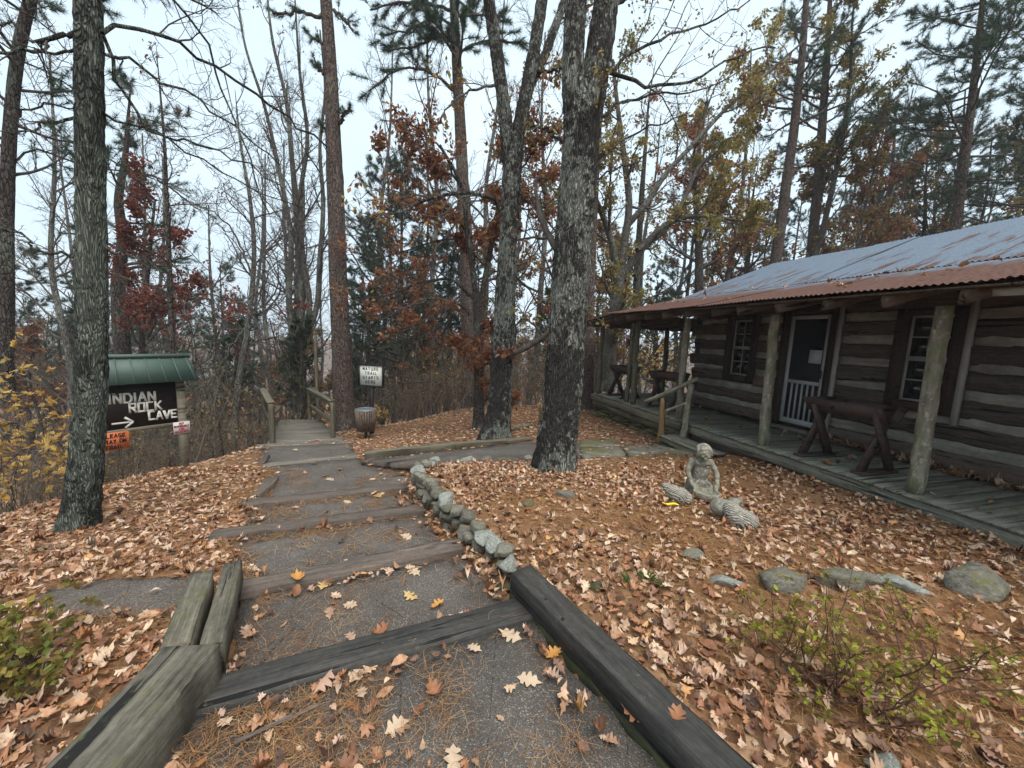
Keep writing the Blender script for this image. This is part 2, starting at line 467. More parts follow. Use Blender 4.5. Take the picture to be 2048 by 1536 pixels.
d = k.voro(k.coord(), 210, 'F1', 'Distance'); b = k.noise(k.coord(), 2.2, 6, 0.65); c1 = k.noise(k.coord(), 40, 4)
c = k.ramp(sp.outputs[0], [(0.0, (0.078, 0.067, 0.058)), (0.6, (0.124, 0.107, 0.093)), (0.88, (0.160, 0.140, 0.122)), (1.0, (0.33, 0.30, 0.27))])
c = k.mix(k.step(b, 0.38, 0.66), k.mix(1.0, c, (0.70, 0.68, 0.66), 'MULTIPLY'), c)
c = k.mix(k.step(k.noise(k.coord(), 3.4, 7, 0.7), 0.58, 0.72), c, (0.095, 0.070, 0.050))
ck = k.step(k.voro(k.coord(), 1.6), 0.006, 0.0); c = k.mix(k.math('MULTIPLY', ck, k.step(c1, 0.42, 0.6)), c, (0.018, 0.016, 0.014))
k.base(c); k.bump(k.math('SUBTRACT', 1.0, d), 0.8, 0.006); M['asphalt'] = k.m
k = NT('ground', 0.95, 0.15)
v1 = k.voro(k.coord(), 22, 'F1', 'Color'); sp = k.n('ShaderNodeSeparateColor'); k.l(v1, sp.inputs[0])
a = k.noise(k.coord(), 1.1, 6, 0.6); b = k.noise(k.coord((1, 1, 1)), 60, 5, 0.7)
c = k.ramp(sp.outputs[0], [(0.0, (0.070, 0.038, 0.022)), (0.35, (0.16, 0.083, 0.042)), (0.7, (0.26, 0.14, 0.070)), (1.0, (0.36, 0.225, 0.135))])
c2 = k.ramp(b, [(0.3, (0.10, 0.052, 0.026)), (0.7, (0.26, 0.145, 0.072))])
k.base(k.mix(k.step(a, 0.42, 0.6), c, c2)); k.bump(k.math('ADD', sp.outputs[0], b), 0.7, 0.02); M['ground'] = k.m
k = NT('flagstone', 0.9, 0.2)
a = k.noise(k.coord(), 5, 8, 0.65); b = k.noise(k.coord(), 1.6, 5)
c = k.ramp(a, [(0.3, (0.085, 0.080, 0.062)), (0.7, (0.21, 0.195, 0.155))]); c = k.mix(k.step(b, 0.45, 0.62), c, (0.11, 0.105, 0.045))
k.base(c); k.bump(a, 0.6, 0.02); M['flagstone'] = k.m
# corrugated roof iron: galvanised grey-blue where the zinc lives, rust creeping down the sheets
def roof_mat(name, rusty):
    k = NT(name, 0.45, 0.12)
    st = k.noise(k.coord((0.55, 5.0, 1.0), rand=41), 1.6, 7, 0.62, 0.3)     # x runs down the slope
    big = k.noise(k.coord((1, 1, 1), rand=5), 1.1, 5, 0.6)
    fine = k.noise(k.coord((1, 1, 1)), 30, 5, 0.7)
    sep = k.n('ShaderNodeSeparateXYZ'); tc = k.n('ShaderNodeTexCoord'); k.l(tc.outputs['Generated'], sep.inputs[0])
    grad = sep.outputs[0]                                                      # 0 at the lower edge of a sheet
    if rusty:
        t = k.math('ADD', k.math('MULTIPLY', grad, -0.36), k.math('ADD', k.math('MULTIPLY', st, 0.45), k.math('MULTIPLY', big, 0.2)))
        m = k.step(t, -0.03, 0.11)
    else:
        t = k.math('ADD', k.math('MULTIPLY', grad, -0.13), k.math('ADD', k.math('MULTIPLY', st, 0.8), k.math('MULTIPLY', big, 0.2)))
        m = k.step(t, 0.47, 0.56)
    zinc = k.ramp(fine, [(0.3, (0.078, 0.106, 0.142)), (0.7, (0.130, 0.166, 0.210))])
    rust = k.ramp(k.noise(k.coord((1, 1, 1)), 12, 6, 0.7), [(0.3, (0.060, 0.032, 0.026)), (0.7, (0.125, 0.070, 0.054))])
    k.base(k.mix(m, zinc, rust))
    mt = k.math('MULTIPLY', k.math('SUBTRACT', 1.0, m), 0.12); k.l(mt, k.b.inputs['Metallic'])
    k.rough(k.math('ADD', 0.55, k.math('MULTIPLY', m, 0.4)))
    k.bump(fine, 0.15, 0.005)
    return k.m
M['roof_rusty'] = roof_mat('roof_rusty', True)
M['roof_zinc'] = roof_mat('roof_zinc', False)
M['white_paint'] = flat_mat('white_paint', (0.36, 0.365, 0.36), 0.6, var=0.2, scale=9)
M['white_wood'] = flat_mat('white_wood', (0.30, 0.285, 0.255), 0.7, var=0.3, scale=9)
M['cream'] = flat_mat('cream', (0.72, 0.71, 0.63), 0.6, var=0.08)
M['letter'] = flat_mat('letter', (0.66, 0.64, 0.57), 0.7, var=0.12)
M['black'] = flat_mat('black', (0.012, 0.011, 0.011), 0.55)
M['dark_metal'] = flat_mat('dark_metal', (0.016, 0.014, 0.013), 0.5)
M['green_metal'] = flat_mat('green_metal', (0.062, 0.100, 0.082), 0.55, 0.4, var=0.25, scale=5)
M['orange_sign'] = flat_mat('orange_sign', (0.62, 0.16, 0.055), 0.6, var=0.1)
M['white_sign'] = flat_mat('white_sign', (0.62, 0.58, 0.56), 0.6, var=0.1)
M['red_letter'] = flat_mat('red_letter', (0.34, 0.03, 0.05), 0.6)
M['paper'] = flat_mat('paper', (0.42, 0.42, 0.43), 0.7, var=0.05)
M['steel'] = flat_mat('steel', (0.22, 0.24, 0.255), 0.45, 0.4, metallic=0.6)
M['yellow'] = flat_mat('yellow', (0.70, 0.56, 0.03), 0.5, var=0.2)
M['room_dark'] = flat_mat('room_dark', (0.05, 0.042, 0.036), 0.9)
k = NT('glass', 0.04, 0.5); k.base((0.012, 0.013, 0.014)); M['glass'] = k.m
k = NT('insect_screen', 0.6, 0.3)
tr = k.n('ShaderNodeBsdfTransparent'); ms = k.n('ShaderNodeMixShader'); ms.inputs[0].default_value = 0.72
k.base((0.02, 0.021, 0.023)); k.l(tr.outputs[0], ms.inputs[1]); k.l(k.b.outputs[0], ms.inputs[2]); k.l(ms.outputs[0], k.t.nodes['Material Output'].inputs['Surface']); M['screen'] = k.m
k = NT('far_wood', 0.95, 0.1)
a = k.noise(k.coord(), 0.35, 8, 0.7); b = k.noise(k.coord(), 0.05, 4)
k.base(k.mix(k.step(b, 0.4, 0.6), k.ramp(a, [(0.3, (0.10, 0.085, 0.075)), (0.7, (0.20, 0.165, 0.145))]), k.ramp(a, [(0.3, (0.06, 0.075, 0.055)), (0.7, (0.22, 0.12, 0.075))]))); M['far_wood'] = k.m
k = NT('red_twig', 0.85, 0.2); k.base(k.ramp(k.noise(k.coord(), 30, 4), [(0.3, (0.055, 0.028, 0.022)), (0.7, (0.16, 0.085, 0.06))])); M['red_twig'] = k.m
k = NT('brush_twig', 0.9, 0.15); k.base(k.ramp(k.noise(k.coord(), 3, 5), [(0.3, (0.07, 0.055, 0.045)), (0.7, (0.21, 0.18, 0.145))])); M['brush_twig'] = k.m
# ================================================================ terrain
CTRL = np.array([
 (-3,0,.04),(0,-.5,.0),(3,0,.10),(0,-4,.1),(-5,-3,.1),(6,-3,.2),(9,0,.2),
 (-1.6,1.4,.0),(.55,2.1,.06),(1.5,1.4,.07),(2.6,1.3,.10),(4,1.5,.08),
 (-2.6,1.6,-.03),(-2.2,2.3,-.09),(-3.6,2.0,-.06),(-5,1,-.08),(-7,1,-.3),
 (-1.8,2.35,-.14),(-2.5,3.15,-.27),(-2.95,4.0,-.39),(-3.85,5.6,-.55),(-5.0,7.2,-.80),
 (.4,2.7,.03),(-.2,3.6,-.05),(-.8,4.6,-.16),(-1.05,5.0,-.26),
 (-2.4,6.05,-.52),(-2.9,7.0,-.66),(-3.3,7.8,-.78),
 (1.4,2.3,.06),(3.0,2.2,.08),(4.4,3.05,.03),(2.0,3.2,.0),(1.8,3.8,-.05),(2.2,4.3,-.08),(3.6,5.5,-.08),(.64,5.0,-.18),
 (.3,5.8,-.32),(.4,6.9,-.36),(2.9,6.8,-.28),(1.6,6.4,-.33),(-.3,7.3,-.43),(-1.2,6.6,-.45),
 (2.9,6.95,-.30),(2.4,8.4,-.38),(1.9,10.5,-.45),(2.2,11.2,-.5),(.8,9,-.5),(-.7,8.7,-.58),(-1.5,12.6,-.9),(.5,12.5,-.7),
 (-3.4,8.6,-.85),(-3.5,9.3,-.95),(-4.3,9.9,-1.05),(-2.5,11.0,-.95),(-2.5,13.5,-1.5),
 (-6,9.0,-1.7),(-7,11,-3.0),(-5,13,-2.6),(-1,16,-2.4),(2,17,-1.8),(6,19,-1.8),
 (-4.0,3.3,-.35),(-4.9,5.4,-.55),(-5.4,4.8,-.62),(-4.9,3.4,-.42),(-6.3,4.2,-.95),(-6.2,6.2,-1.3),(-8,5,-1.9),(-9,8,-3.2),(-8,2.5,-.9),
 (5.5,4.0,.0),(7,6,-.1),(5.5,9,-.2),(9,9,-.2),(8,13,-.6),(14,12,-.5),(13,4,0.1),(16,20,-1.5),(22,10,-.6),
 (-12,3,-2.0),(-14,12,-6),(-8,18,-6.0),(-2,24,-5.5),(6,28,-5),(18,32,-5),(-20,5,-5),(-20,20,-9),(-10,34,-9),(30,20,-3),(8,45,-9),(30,45,-8),(-30,35,-11),(0,60,-12),(45,5,-2),(0,-20,.5),(25,-15,.5),(-25,-15,-2)], float)
def _phi(r): 
    r = np.maximum(r, 1e-9); return r * r * np.log(r)
def _tps():
    n = len(CTRL); D = np.linalg.norm(CTRL[:, None, :2] - CTRL[None, :, :2], axis=2)
    A = np.zeros((n + 3, n + 3)); A[:n, :n] = _phi(D) + np.eye(n) * 0.02
    A[:n, n] = 1; A[:n, n+1:] = CTRL[:, :2]; A[n, :n] = 1; A[n+1:, :n] = CTRL[:, :2].T
    return np.linalg.solve(A, np.concatenate([CTRL[:, 2], np.zeros(3)]))
TPSW = _tps()
def height0(x, y):
    x, y = np.asarray(x, float), np.asarray(y, float)
    sh = x.shape; q = np.stack([x.ravel(), y.ravel()], 1); out = np.empty(len(q)); n = len(CTRL)
    for i in range(0, len(q), 20000):
        b = q[i:i+20000]
        D = np.linalg.norm(b[:, None] - CTRL[None, :, :2], axis=2)
        out[i:i+20000] = _phi(D) @ TPSW[:n] + TPSW[n] + b @ TPSW[n+1:]
    r = np.hypot(q[:, 0], q[:, 1]); w = np.clip((r - 45) / 25, 0, 1); w = w * w * (3 - 2 * w)
    out = np.clip(out, -14, 1.0)
    out = out * (1 - w) - 12 * w
    return out.reshape(sh)

def inside(poly, x, y):
    poly = np.asarray(poly); x = np.asarray(x); y = np.asarray(y); c = np.zeros(x.shape, bool); j = len(poly) - 1
    for i in range(len(poly)):
        xi, yi = poly[i][:2]; xj, yj = poly[j][:2]
        c ^= ((yi > y) != (yj > y)) & (x < (xj - xi) * (y - yi) / (yj - yi + 1e-12) + xi); j = i
    return c
def edge_dist(poly, x, y):
    poly = np.asarray(poly); d = np.full(np.shape(x), 1e9)
    for i in range(len(poly)):
        a, b = poly[i-1][:2], poly[i][:2]; ab = np.array(b) - np.array(a)
        t = np.clip(((x - a[0]) * ab[0] + (y - a[1]) * ab[1]) / (ab @ ab), 0, 1)
        d = np.minimum(d, np.hypot(x - a[0] - t * ab[0], y - a[1] - t * ab[1]))
    return d
# value noise for scatter masks
_rn = np.random.default_rng(5).random((64, 64))
def vnoise(x, y, s):
    x, y = np.asarray(x) * s + 100, np.asarray(y) * s + 100
    i, j = np.floor(x).astype(int), np.floor(y).astype(int); fx, fy = x - i, y - j
    fx, fy = fx*fx*(3-2*fx), fy*fy*(3-2*fy)
    g = lambda a, b: _rn[a % 64, b % 64]
    return (g(i,j)*(1-fx)*(1-fy) + g(i+1,j)*fx*(1-fy) + g(i,j+1)*(1-fx)*fy + g(i+1,j+1)*fx*fy)

# the stepped path: outline corners and the height of each paved bay
BAYS = [  # corners (left near, right near, right far, left far), z near, z far
 ([(-1.32,-1.0),(1.15,-1.0),(.80,1.0),(.13,1.98),(-1.24,1.42)], .0, .0),
 ([(-1.27,1.52),(.06,2.12),(-.34,2.78),(-1.64,2.22)], -.105, -.125),
 ([(-1.74,2.36),(-.42,2.95),(-.90,3.66),(-2.36,3.04)], -.225, -.245),
 ([(-2.36,3.22),(-.94,3.82),(-1.30,4.48),(-2.80,3.94)], -.34, -.365),
 ([(-2.84,4.06),(-1.28,4.66),(-1.08,5.12),(-2.30,5.92),(-2.62,6.20),(-3.72,5.58)], -.46, -.55),
 ([(-3.80,5.70),(-2.66,6.32),(-3.30,7.62),(-4.84,7.16)], -.60, -.74),
]
BRANCH = [(-2.28,5.86),(-1.08,5.12),(-.2,5.50),(.45,5.72),(1.3,6.0),(1.35,6.9),(.39,6.84)]
SIDE = [tuple(atZ(a, b, -.05)[:2]) for a, b in ((70,1200),(110,1166),(250,1146),(400,1142),(385,1190),(340,1222),(220,1232),(110,1240))]
NS = np.array([-.39, .92])
def bay_z(bay, x, y):
    c, z0, z1 = bay; s = np.array([np.dot(NS, p) for p in c]); t = (NS[0]*np.asarray(x) + NS[1]*np.asarray(y) - s.min()) / (s.max() - s.min())
    return z0 + (z1 - z0) * np.clip(t, 0, 1)
def branch_z(x, y):
    return height0(x, y) + 0.02
WL = np.array([(.10,2.36),(-.10,2.72),(-.36,3.12),(-.62,3.55),(-.88,4.02),(-1.10,4.48),(-1.20,4.80),(-1.08,5.02)])
STRIP = [(.12,2.0),(-.34,2.78),(-.90,3.70),(-1.28,4.55),(-1.30,4.9)] + [tuple(p + np.array([.0, .0])) for p in WL[::-1][1:]]
PZS, PZZ = [1.9, 1.95, 2.74, 2.80, 3.76, 3.82, 4.73, 4.79, 6.7], [0, -.105, -.125, -.225, -.245, -.34, -.365, -.46, -.55]
def height1(x, y):
    z = height0(x, y); x, y = np.asarray(x, float), np.asarray(y, float)
    return np.where(inside(STRIP, x, y), np.minimum(z, np.interp(NS[0]*x + NS[1]*y, PZS, PZZ) + .01), z)
def surface(x, y):
    """height of what you walk on: paving where there is paving, else the ground"""
    x, y = np.asarray(x, float), np.asarray(y, float)
    z = height1(x, y)
    for bay in BAYS:
        m = inside(bay[0], x, y); z = np.where(m, bay_z(bay, x, y), z)
    return z
PATH_ALL = [b[0] for b in BAYS] + [BRANCH, SIDE]

def build_ground():
    def axis(lo, hi, c0, c1, fine, grow):
        v = list(np.arange(c0, c1 + 1e-6, fine)); s = fine
        while v[-1] < hi: s *= grow; v.append(v[-1] + s)
        s = fine
        while v[0] > lo: s *= grow; v.insert(0, v[0] - s)
        return np.array(v)
    X = axis(-260, 260, -5.5, 4.5, .075, 1.15); Y = axis(-60, 260, .5, 9.0, .075, 1.15)
    gx, gy = np.meshgrid(X, Y); z = height1(gx, gy)
    z += (vnoise(gx, gy, 1.3) - .5) * .05 + (vnoise(gx, gy, 4.5) - .5) * .02
    far = np.clip((np.hypot(gx, gy) - 60) / 60, 0, 1); z += far * (vnoise(gx, gy, .012) * 16 - 4)
    for bay in BAYS:
        p = np.array(bay[0]); c = p.mean(axis=0); big = c + (p - c) * 1.06
        m = inside(big, gx, gy); z = np.where(m, np.minimum(z, bay_z(bay, gx, gy) - .05), z)
    for a, b, zt in (((-1.32,1.41),(.14,2.045),-.03), ((-1.72,2.255),(-.36,2.885),-.13), ((-2.3,3.16),(-.87,3.745),-.245), ((-2.75,3.96),(-1.26,4.58),-.365), ((-3.80,5.60),(-2.60,6.26),-.56)):
        z = np.where(edge_dist([a, b], gx, gy) < .14, np.minimum(z, zt - .04), z)
    m = inside(BRANCH, gx, gy) | inside(SIDE, gx, gy); z = np.where(m, z - .045, z)
    z = np.where((gx > -6.6) & (gx < -4.2) & (gy > 7.2) & (gy < 10.5), np.minimum(z, -1.15), z)
    ny, nx = gx.shape; i = np.arange(ny - 1)[:, None] * nx + np.arange(nx - 1)[None]
    q = np.stack([i, i + 1, i + nx + 1, i + nx], -1).reshape(-1, 4)
    o = link('ground', np_mesh('ground', np.stack([gx, gy, z], -1).reshape(-1, 3), quads=q, mat=M['ground'], smooth=True))
    tag(o, kind='structure')
build_ground()

def slab(name, poly, zf, mat, seed, drop=.07, jit=.025, step=.09):
    rng = np.random.default_rng(seed); out = []
    for i in range(len(poly)):
        a, b = np.array(poly[i][:2]), np.array(poly[(i+1) % len(poly)][:2]); n = max(2, int(np.linalg.norm(b - a) / step))
        for t in np.arange(n) / n: out.append(a + (b - a) * t + rng.normal(0, jit, 2))
    out = np.array(out); n = len(out); c = out.mean(axis=0)
    rings = [c + (out - c) * f for f in (1, .66, .33)]
    V = [np.column_stack([out, zf(out[:, 0], out[:, 1]) - drop])]
    for r in rings:
        V.append(np.column_stack([r, zf(r[:, 0], r[:, 1]) + (rng.normal(0, .002, n))]))
    V.append(np.array([[c[0], c[1], float(zf(c[0:1], c[1:2])[0])]])); V = np.concatenate(V)
    F = []
    for k in range(3):
        for i in range(n): F.append((k*n+i, k*n+(i+1)%n, (k+1)*n+(i+1)%n, (k+1)*n+i))
    for i in range(n): F.append((3*n+i, 3*n+(i+1)%n, 4*n))
    return tag(link(name, np_mesh(name, V, F=F, mat=mat)), kind='structure')
for i, bay in enumerate(BAYS):
    slab('path', bay[0], lambda x, y, b=bay: bay_z(b, x, y), M['asphalt'], 40 + i)
slab('path', BRANCH, branch_z, M['asphalt'], 61, step=.12)
slab('path', SIDE, lambda x, y: height0(x, y) + .012, M['asphalt'], 62, step=.1)

# ================================================================ timbers of the steps and kerbs
def timber(name, a, b, w, h, mat, label, seed, group='old timbers edging the path', **kw):
    o = beam_obj(name, a, b, w, h, M[mat], None, seed, **kw)
    return tag(o, label, 'timber', group)
def P3(px, py, z): return atZ(px, py, z)
STEPS = 'timber steps across the path'
timber('step_timber', (-1.32,1.41,-.045), (.14,2.045,-.045), .185, .16, 'tie_dark', 'black step timber nearest the camera, spanning the path', 1, STEPS, jit=.004, seg=16, warp=.002)
timber('step_timber', (-1.72,2.255,-.155), (-.36,2.885,-.155), .165, .15, 'tie_brown', 'weathered brown step timber, second from the camera', 2, STEPS, jit=.006, seg=16)
timber('step_timber', (-2.55,3.06,-.268), (-.87,3.745,-.268), .165, .15, 'tie_brown', 'weathered brown step timber, third from the camera', 3, STEPS, jit=.006, seg=16)
timber('step_timber', (-2.86,3.92,-.388), (-1.26,4.58,-.388), .16, .15, 'tie_brown', 'weathered brown step timber, fourth from the camera', 4, STEPS, jit=.006, seg=16)
timber('step_timber', (-3.80,5.60,-.578), (-2.60,6.26,-.578), .15, .13, 'board_grey', 'grey step timber where the path branches off to the cabin', 5, STEPS)
timber('step_timber', (-4.95,7.14,-.775), (-3.22,7.66,-.775), .15, .13, 'board_grey', 'grey step timber just before the boardwalk', 6, STEPS)
# left of the path
def timber4(nl, nr, fl, fr, zt, h, mat, label, seed, ext=0.0, dz=0.0, **kw):
    """a timber from the four corners of its top face"""
    A, B, C_, D_ = (atZ(*q, zt) for q in (nl, nr, fl, fr)); n, f = (A + B)/2, (C_ + D_)/2; d = (n - f)/np.linalg.norm(n - f)
    w = (np.linalg.norm(np.cross(B - A, d)) + np.linalg.norm(np.cross(D_ - C_, d)))/2; o = np.array([0, 0, -h/2 + dz])
    return timber('kerb_timber', f + o, n + d*ext + o, w, h, mat, label, seed, **kw)
timber4((91,1536),(234,1536),(323,1291),(441,1290), .20, .26, 'tie_grey', 'big mossy timber in the bottom left corner', 7, .6, jit=.004, ch=.007, seg=24)
timber4((324,1289),(375,1289),(379,1145),(429,1141), .10, .16, 'tie_grey', 'mossy timber, left one of the close pair beside the path', 8, jit=.003, ch=.008)
timber4((399,1289),(445,1289),(448,1128),(484,1118), .10, .16, 'tie_grey', 'mossy timber, right one of the close pair beside the path', 9, jit=.003, ch=.008)
timber4((1423,1536),(1495,1536),(1015,1145),(1069,1130), .16, .13, 'tie_dark', 'long black timber with bolt holes running to the bottom edge', 12, .6, jit=.003, ch=.005, seg=24)
timber4((1423,1536),(1495,1536),(1015,1145),(1069,1130), .16, .16, 'tie_moss', 'mossy timber lying under the long black one', 13, .55, -.134, jit=.004, ch=.01, seg=24)
timber('kerb_timber', (-2.93,4.00,-.43), (-3.22,4.95,-.50), .15, .12, 'tie_brown', 'flat brown timber lying along the left edge beyond the fourth step', 10)
timber('kerb_timber', (-3.95,5.75,-.60), (-4.25,6.35,-.66), .15, .10, 'tie_brown', 'short brown timber on the left edge beyond the grey step', 11)
# right of the path
timber('kerb_timber', P3(912,1120,-.16) + np.array([0,0,.0]), P3(955,1170,-.12), .07, .05, 'tie_brown', 'short broken piece of timber beside the second step', 14, jit=.006)
timber('kerb_timber', (-2.36,5.98,-.43), (.42,6.95,-.33), .14, .14, 'rail_wood', 'long mossy timber edging the side path behind the big oak', 15, seg=20, warp=.004)
timber('kerb_timber', P3(728,928,-.5), P3(772,908,-.47), .10, .06, 'tie_brown', 'short reddish timber end at the start of the side path', 16)
timber('kerb_timber', P3(792,985,-.42), P3(822,1012,-.36), .12, .06, 'tie_brown', 'short brown timber at the foot of the stone wall', 17)
def holes(pts, z, up=(0, 0, 1)):
    for i, (x, y) in enumerate(pts):
        mb = MB(); mb.tube([(0, 0, -.004), (0, 0, .0015)], [.009, .009], 10); o = mb.obj('bolt', M['black']); o.location = (x, y, z); yield o
kt = [o for o in bpy.data.objects if o.name.startswith('kerb_timber')]
def bolt_holes(label_bit, xs, ys, h):
    o = [q for q in kt if label_bit in q['label']][0]
    for x, y in zip(xs, ys):
        mb = MB(); mb.tube([(x, y, h / 2 - .004), (x, y, h / 2 + .0025)], [.009, .009], 10); mb.obj('bolt_hole', M['black'], o)
bolt_holes('long black', (.22, .30, .46), (.04, -.04, -.05), .13)
bolt_holes('left one', (.18, .42), (-.01, .0), .15)
bolt_holes('right one', (.2, .46), (-.02, -.02), .15)

# ================================================================ stones
def rock_mesh(seed, mat, sub=2, cuts=12):
    import bmesh
    rng = np.random.default_rng(seed); bm = bmesh.new(); bmesh.ops.create_icosphere(bm, subdivisions=sub, radius=1)
    V = np.array([v.co[:] for v in bm.verts]); F = [tuple(v.index for v in f.verts) for f in bm.faces]; bm.free()
    for _ in range(cuts):
        n = rng.normal(size=3); n /= np.linalg.norm(n); d = rng.uniform(.42, .78); p = V @ n
        V -= np.outer(np.maximum(p - d, 0) * .97, n)
    V *= 1 + .025 * rng.normal(size=(len(V), 1))
    return np_mesh('stone', V / np.abs(V).max(axis=0), F=F, mat=mat, smooth=False)
ROCKS = {m: [rock_mesh(s + 10 * j, M[m], 3 if m != 'moss_stone' else 2) for s in range(6)] for j, m in enumerate(('stone', 'lichen_stone', 'moss_stone'))}
rr = np.random.default_rng(8)
def stone(name, loc, size, mat='stone', parent=None, rz=None, tilt=.2, seed=None):
    i = rr.integers(0, 6) if seed is None else seed
    o = link(name, ROCKS[mat][i], parent)
    o.location = loc; o.scale = [s / 2 for s in size]
    o.rotation_euler = (rr.normal(0, tilt), rr.normal(0, tilt), rr.uniform(0, 6.28) if rz is None else rz)
    return o
# low dry-stone wall holding the yard up along the path
wall = empty('stone_wall', (-.55, 3.5, -.3), 0, 'low dry-stone wall of lichened rocks between path and yard', 'wall')
wd = np.concatenate([[0], np.cumsum(np.linalg.norm(np.diff(WL, axis=0), axis=1))])
def wl(s): return np.array([np.interp(s, wd, WL[:, 0]), np.interp(s, wd, WL[:, 1])])
s = .04
while s < wd[-1]:
    L = rr.uniform(.09, .21); p = wl(s + L / 2); q = wl(s + L / 2 + .03); an = math.atan2(q[1] - p[1], q[0] - p[0])
    ztop = np.interp(s, [0, 1, 2, wd[-1]], [.075, .035, -.03, -.14]); zb = np.interp(s, [0, 1, 2, wd[-1]], [-.13, -.24, -.34, -.47])
    hgt = ztop - zb
    for lv in range(3):
        hh = hgt / 2.6
        stone('stone', np.array([p[0] + rr.normal(0, .015), p[1] + rr.normal(0, .015), zb + hh * (.35 + lv * .95)]) - np.array([-.55, 3.5, -.3]),
              (L * rr.uniform(1.0, 1.35), .17 * rr.uniform(.9, 1.3), hh * rr.uniform(.95, 1.3)), 'moss_stone' if lv == 0 and rr.random() < .6 else ('lichen_stone' if rr.random() < .35 and lv == 2 else 'stone'), wall, an, .15)
    s += L * .92
def rock(px, py, z, size, label, mat='stone', group=None, rz=None, seed=None, sink=.36):
    p = P3(px, py, z); p = np.array([p[0], p[1], float(height0(p[0:1], p[1:2])[0])])
    o = stone('rock', (p[0], p[1], p[2] + size[2] * (.5 - sink)), size, mat, None, rz, .12, seed); return tag(o, label, 'rock', group)
rock(1125,1010,-.12,(.24,.17,.12),'flat tan rock among the leaves in front of the big oak','stone',rz=.1,seed=1)
rock(1056,1026,-.1,(.17,.13,.09),'small mossy rock left of the tan rock','moss_stone',rz=.4)
rock(1378,1120,.02,(.20,.15,.10),'grey rock half buried in leaves in front of the statues','stone',rz=-.3)
rock(1195,1180,.05,(.12,.1,.07),'small dull rock beside the green sprouts','moss_stone')
G = 'rocks in the row across the yard'
rock(1452,1168,.06,(.26,.14,.12),'leftmost rock of the row behind the bush','lichen_stone',G,.0)
rock(1570,1170,.07,(.36,.22,.20),'rounded brown rock in the row behind the bush','stone',G,.2)
rock(1665,1170,.07,(.36,.2,.19),'long grey rock in the middle of the row behind the bush','stone',G,.1)
rock(1730,1168,.07,(.16,.14,.13),'small grey rock wedged in the row behind the bush','stone',G,.1)
rock(1805,1178,.07,(.38,.2,.16),'bluish white rock in the row behind the bush','lichen_stone',G,-.2)
rock(1960,1185,.08,(.44,.3,.27),'largest rounded rock at the right end of the row','stone',G,-.15,seed=2)
rock(1772,1525,.1,(.13,.12,.08),'white lichen-crusted rock at the bottom edge','lichen_stone',None,.4)
G = 'rocks edging the side path'
for i, (px, py, sx, sz, m, lb) in enumerate([(870,918,.17,.14,'lichen_stone','pale rock at the corner of the stone wall'),(930,920,.26,.13,'lichen_stone','white-topped rock left of centre along the side path'),
      (975,918,.22,.11,'stone','grey rock beside the long flat one along the side path'),(1020,922,.42,.12,'stone','long flat grey rock edging the side path'),(1058,915,.16,.11,'lichen_stone','pale rock touching the big oak'),
      (1272,910,.22,.08,'lichen_stone','white rock beside the flagstones near the kneeling statue')]):
    rock(px, py, -.28, (sx,.15,sz), lb, m, G, .3, seed=i)
rock(985,884,-.44,(.16,.14,.13),'pale green lichened rock at the foot of the forked oak','lichen_stone',None,.2)
# flagstones to the porch step
FL = [((1165,915),(1250,912),(1240,890),(1160,892)), ((1255,912),(1330,912),(1300,888),(1245,890)), ((1335,914),(1395,925),(1375,903),(1305,889)), ((1160,889),(1240,887),(1232,872),(1160,874))]
for i, q in enumerate(FL):
    poly = [tuple(atZ(a, b, -.28)[:2]) for a, b in q]
    o = slab('flagstone', poly, lambda x, y: height0(x, y) + .035, M['flagstone'], 80 + i, .06, .012, .12)
    o['kind'] = 'structure'
# ================================================================ the log cabin (local x = away from the yard, local y = along the front)
TH = R(15.78)
V0, U0 = 6.43, 4.0
cabin = empty('log_cabin', (math.cos(TH)*V0 - math.sin(TH)*U0, math.sin(TH)*V0 + math.cos(TH)*U0, 0), TH,
              'dark log cabin with pale chinking, rusty tin roof and log-post porch', 'cabin')
def c(v, u, z): return np.array([v - V0, u - U0, z])
def cw(v, u, z):
    return np.array([math.cos(TH)*v - math.sin(TH)*u, math.sin(TH)*v + math.cos(TH)*u, z])
DK = .18
VB, UL, UR = 11.6, 7.34, -.4          # back wall, far end, near end
crng = np.random.default_rng(3)
# --- shell behind the logs, with the openings left out
OPEN = [(2.93, 3.60, .93, 2.16), (4.36, 5.18, .18, 2.24), (5.73, 6.42, .98, 2.18)]   # u0 u1 z0 z1
def pieces(u0, u1, z0, z1):
    cuts = sorted([(a, b) for a, b, p, q in OPEN if p < z1 - .03 and q > z0 + .03]); out = []; x = u0
    for a, b in cuts:
        if a > x: out.append((x, a))
        x = max(x, b)
    if x < u1: out.append((x, u1))
    return out
mb = MB()
PZ, Z0 = .325, .20
for zz in np.arange(Z0, 2.6, .05):
    pass
levels = [(.0, .18)] + [(.18 + i*.1, .28 + i*.1) for i in range(24)]
for (z0, z1) in levels:
    for a, b in pieces(UR + .1, UL - .1, z0 + .0, z1): mb.box(c(V0 + .07, a, z0), c(V0 + .15, b, z1))
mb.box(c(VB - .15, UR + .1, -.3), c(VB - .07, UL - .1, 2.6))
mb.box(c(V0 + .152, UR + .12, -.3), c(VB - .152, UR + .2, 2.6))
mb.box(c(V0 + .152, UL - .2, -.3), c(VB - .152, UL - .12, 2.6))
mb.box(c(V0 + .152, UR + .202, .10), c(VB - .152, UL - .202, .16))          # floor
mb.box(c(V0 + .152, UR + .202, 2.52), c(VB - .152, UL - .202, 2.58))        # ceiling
wallo = mb.obj('wall', M['room_dark'], cabin)
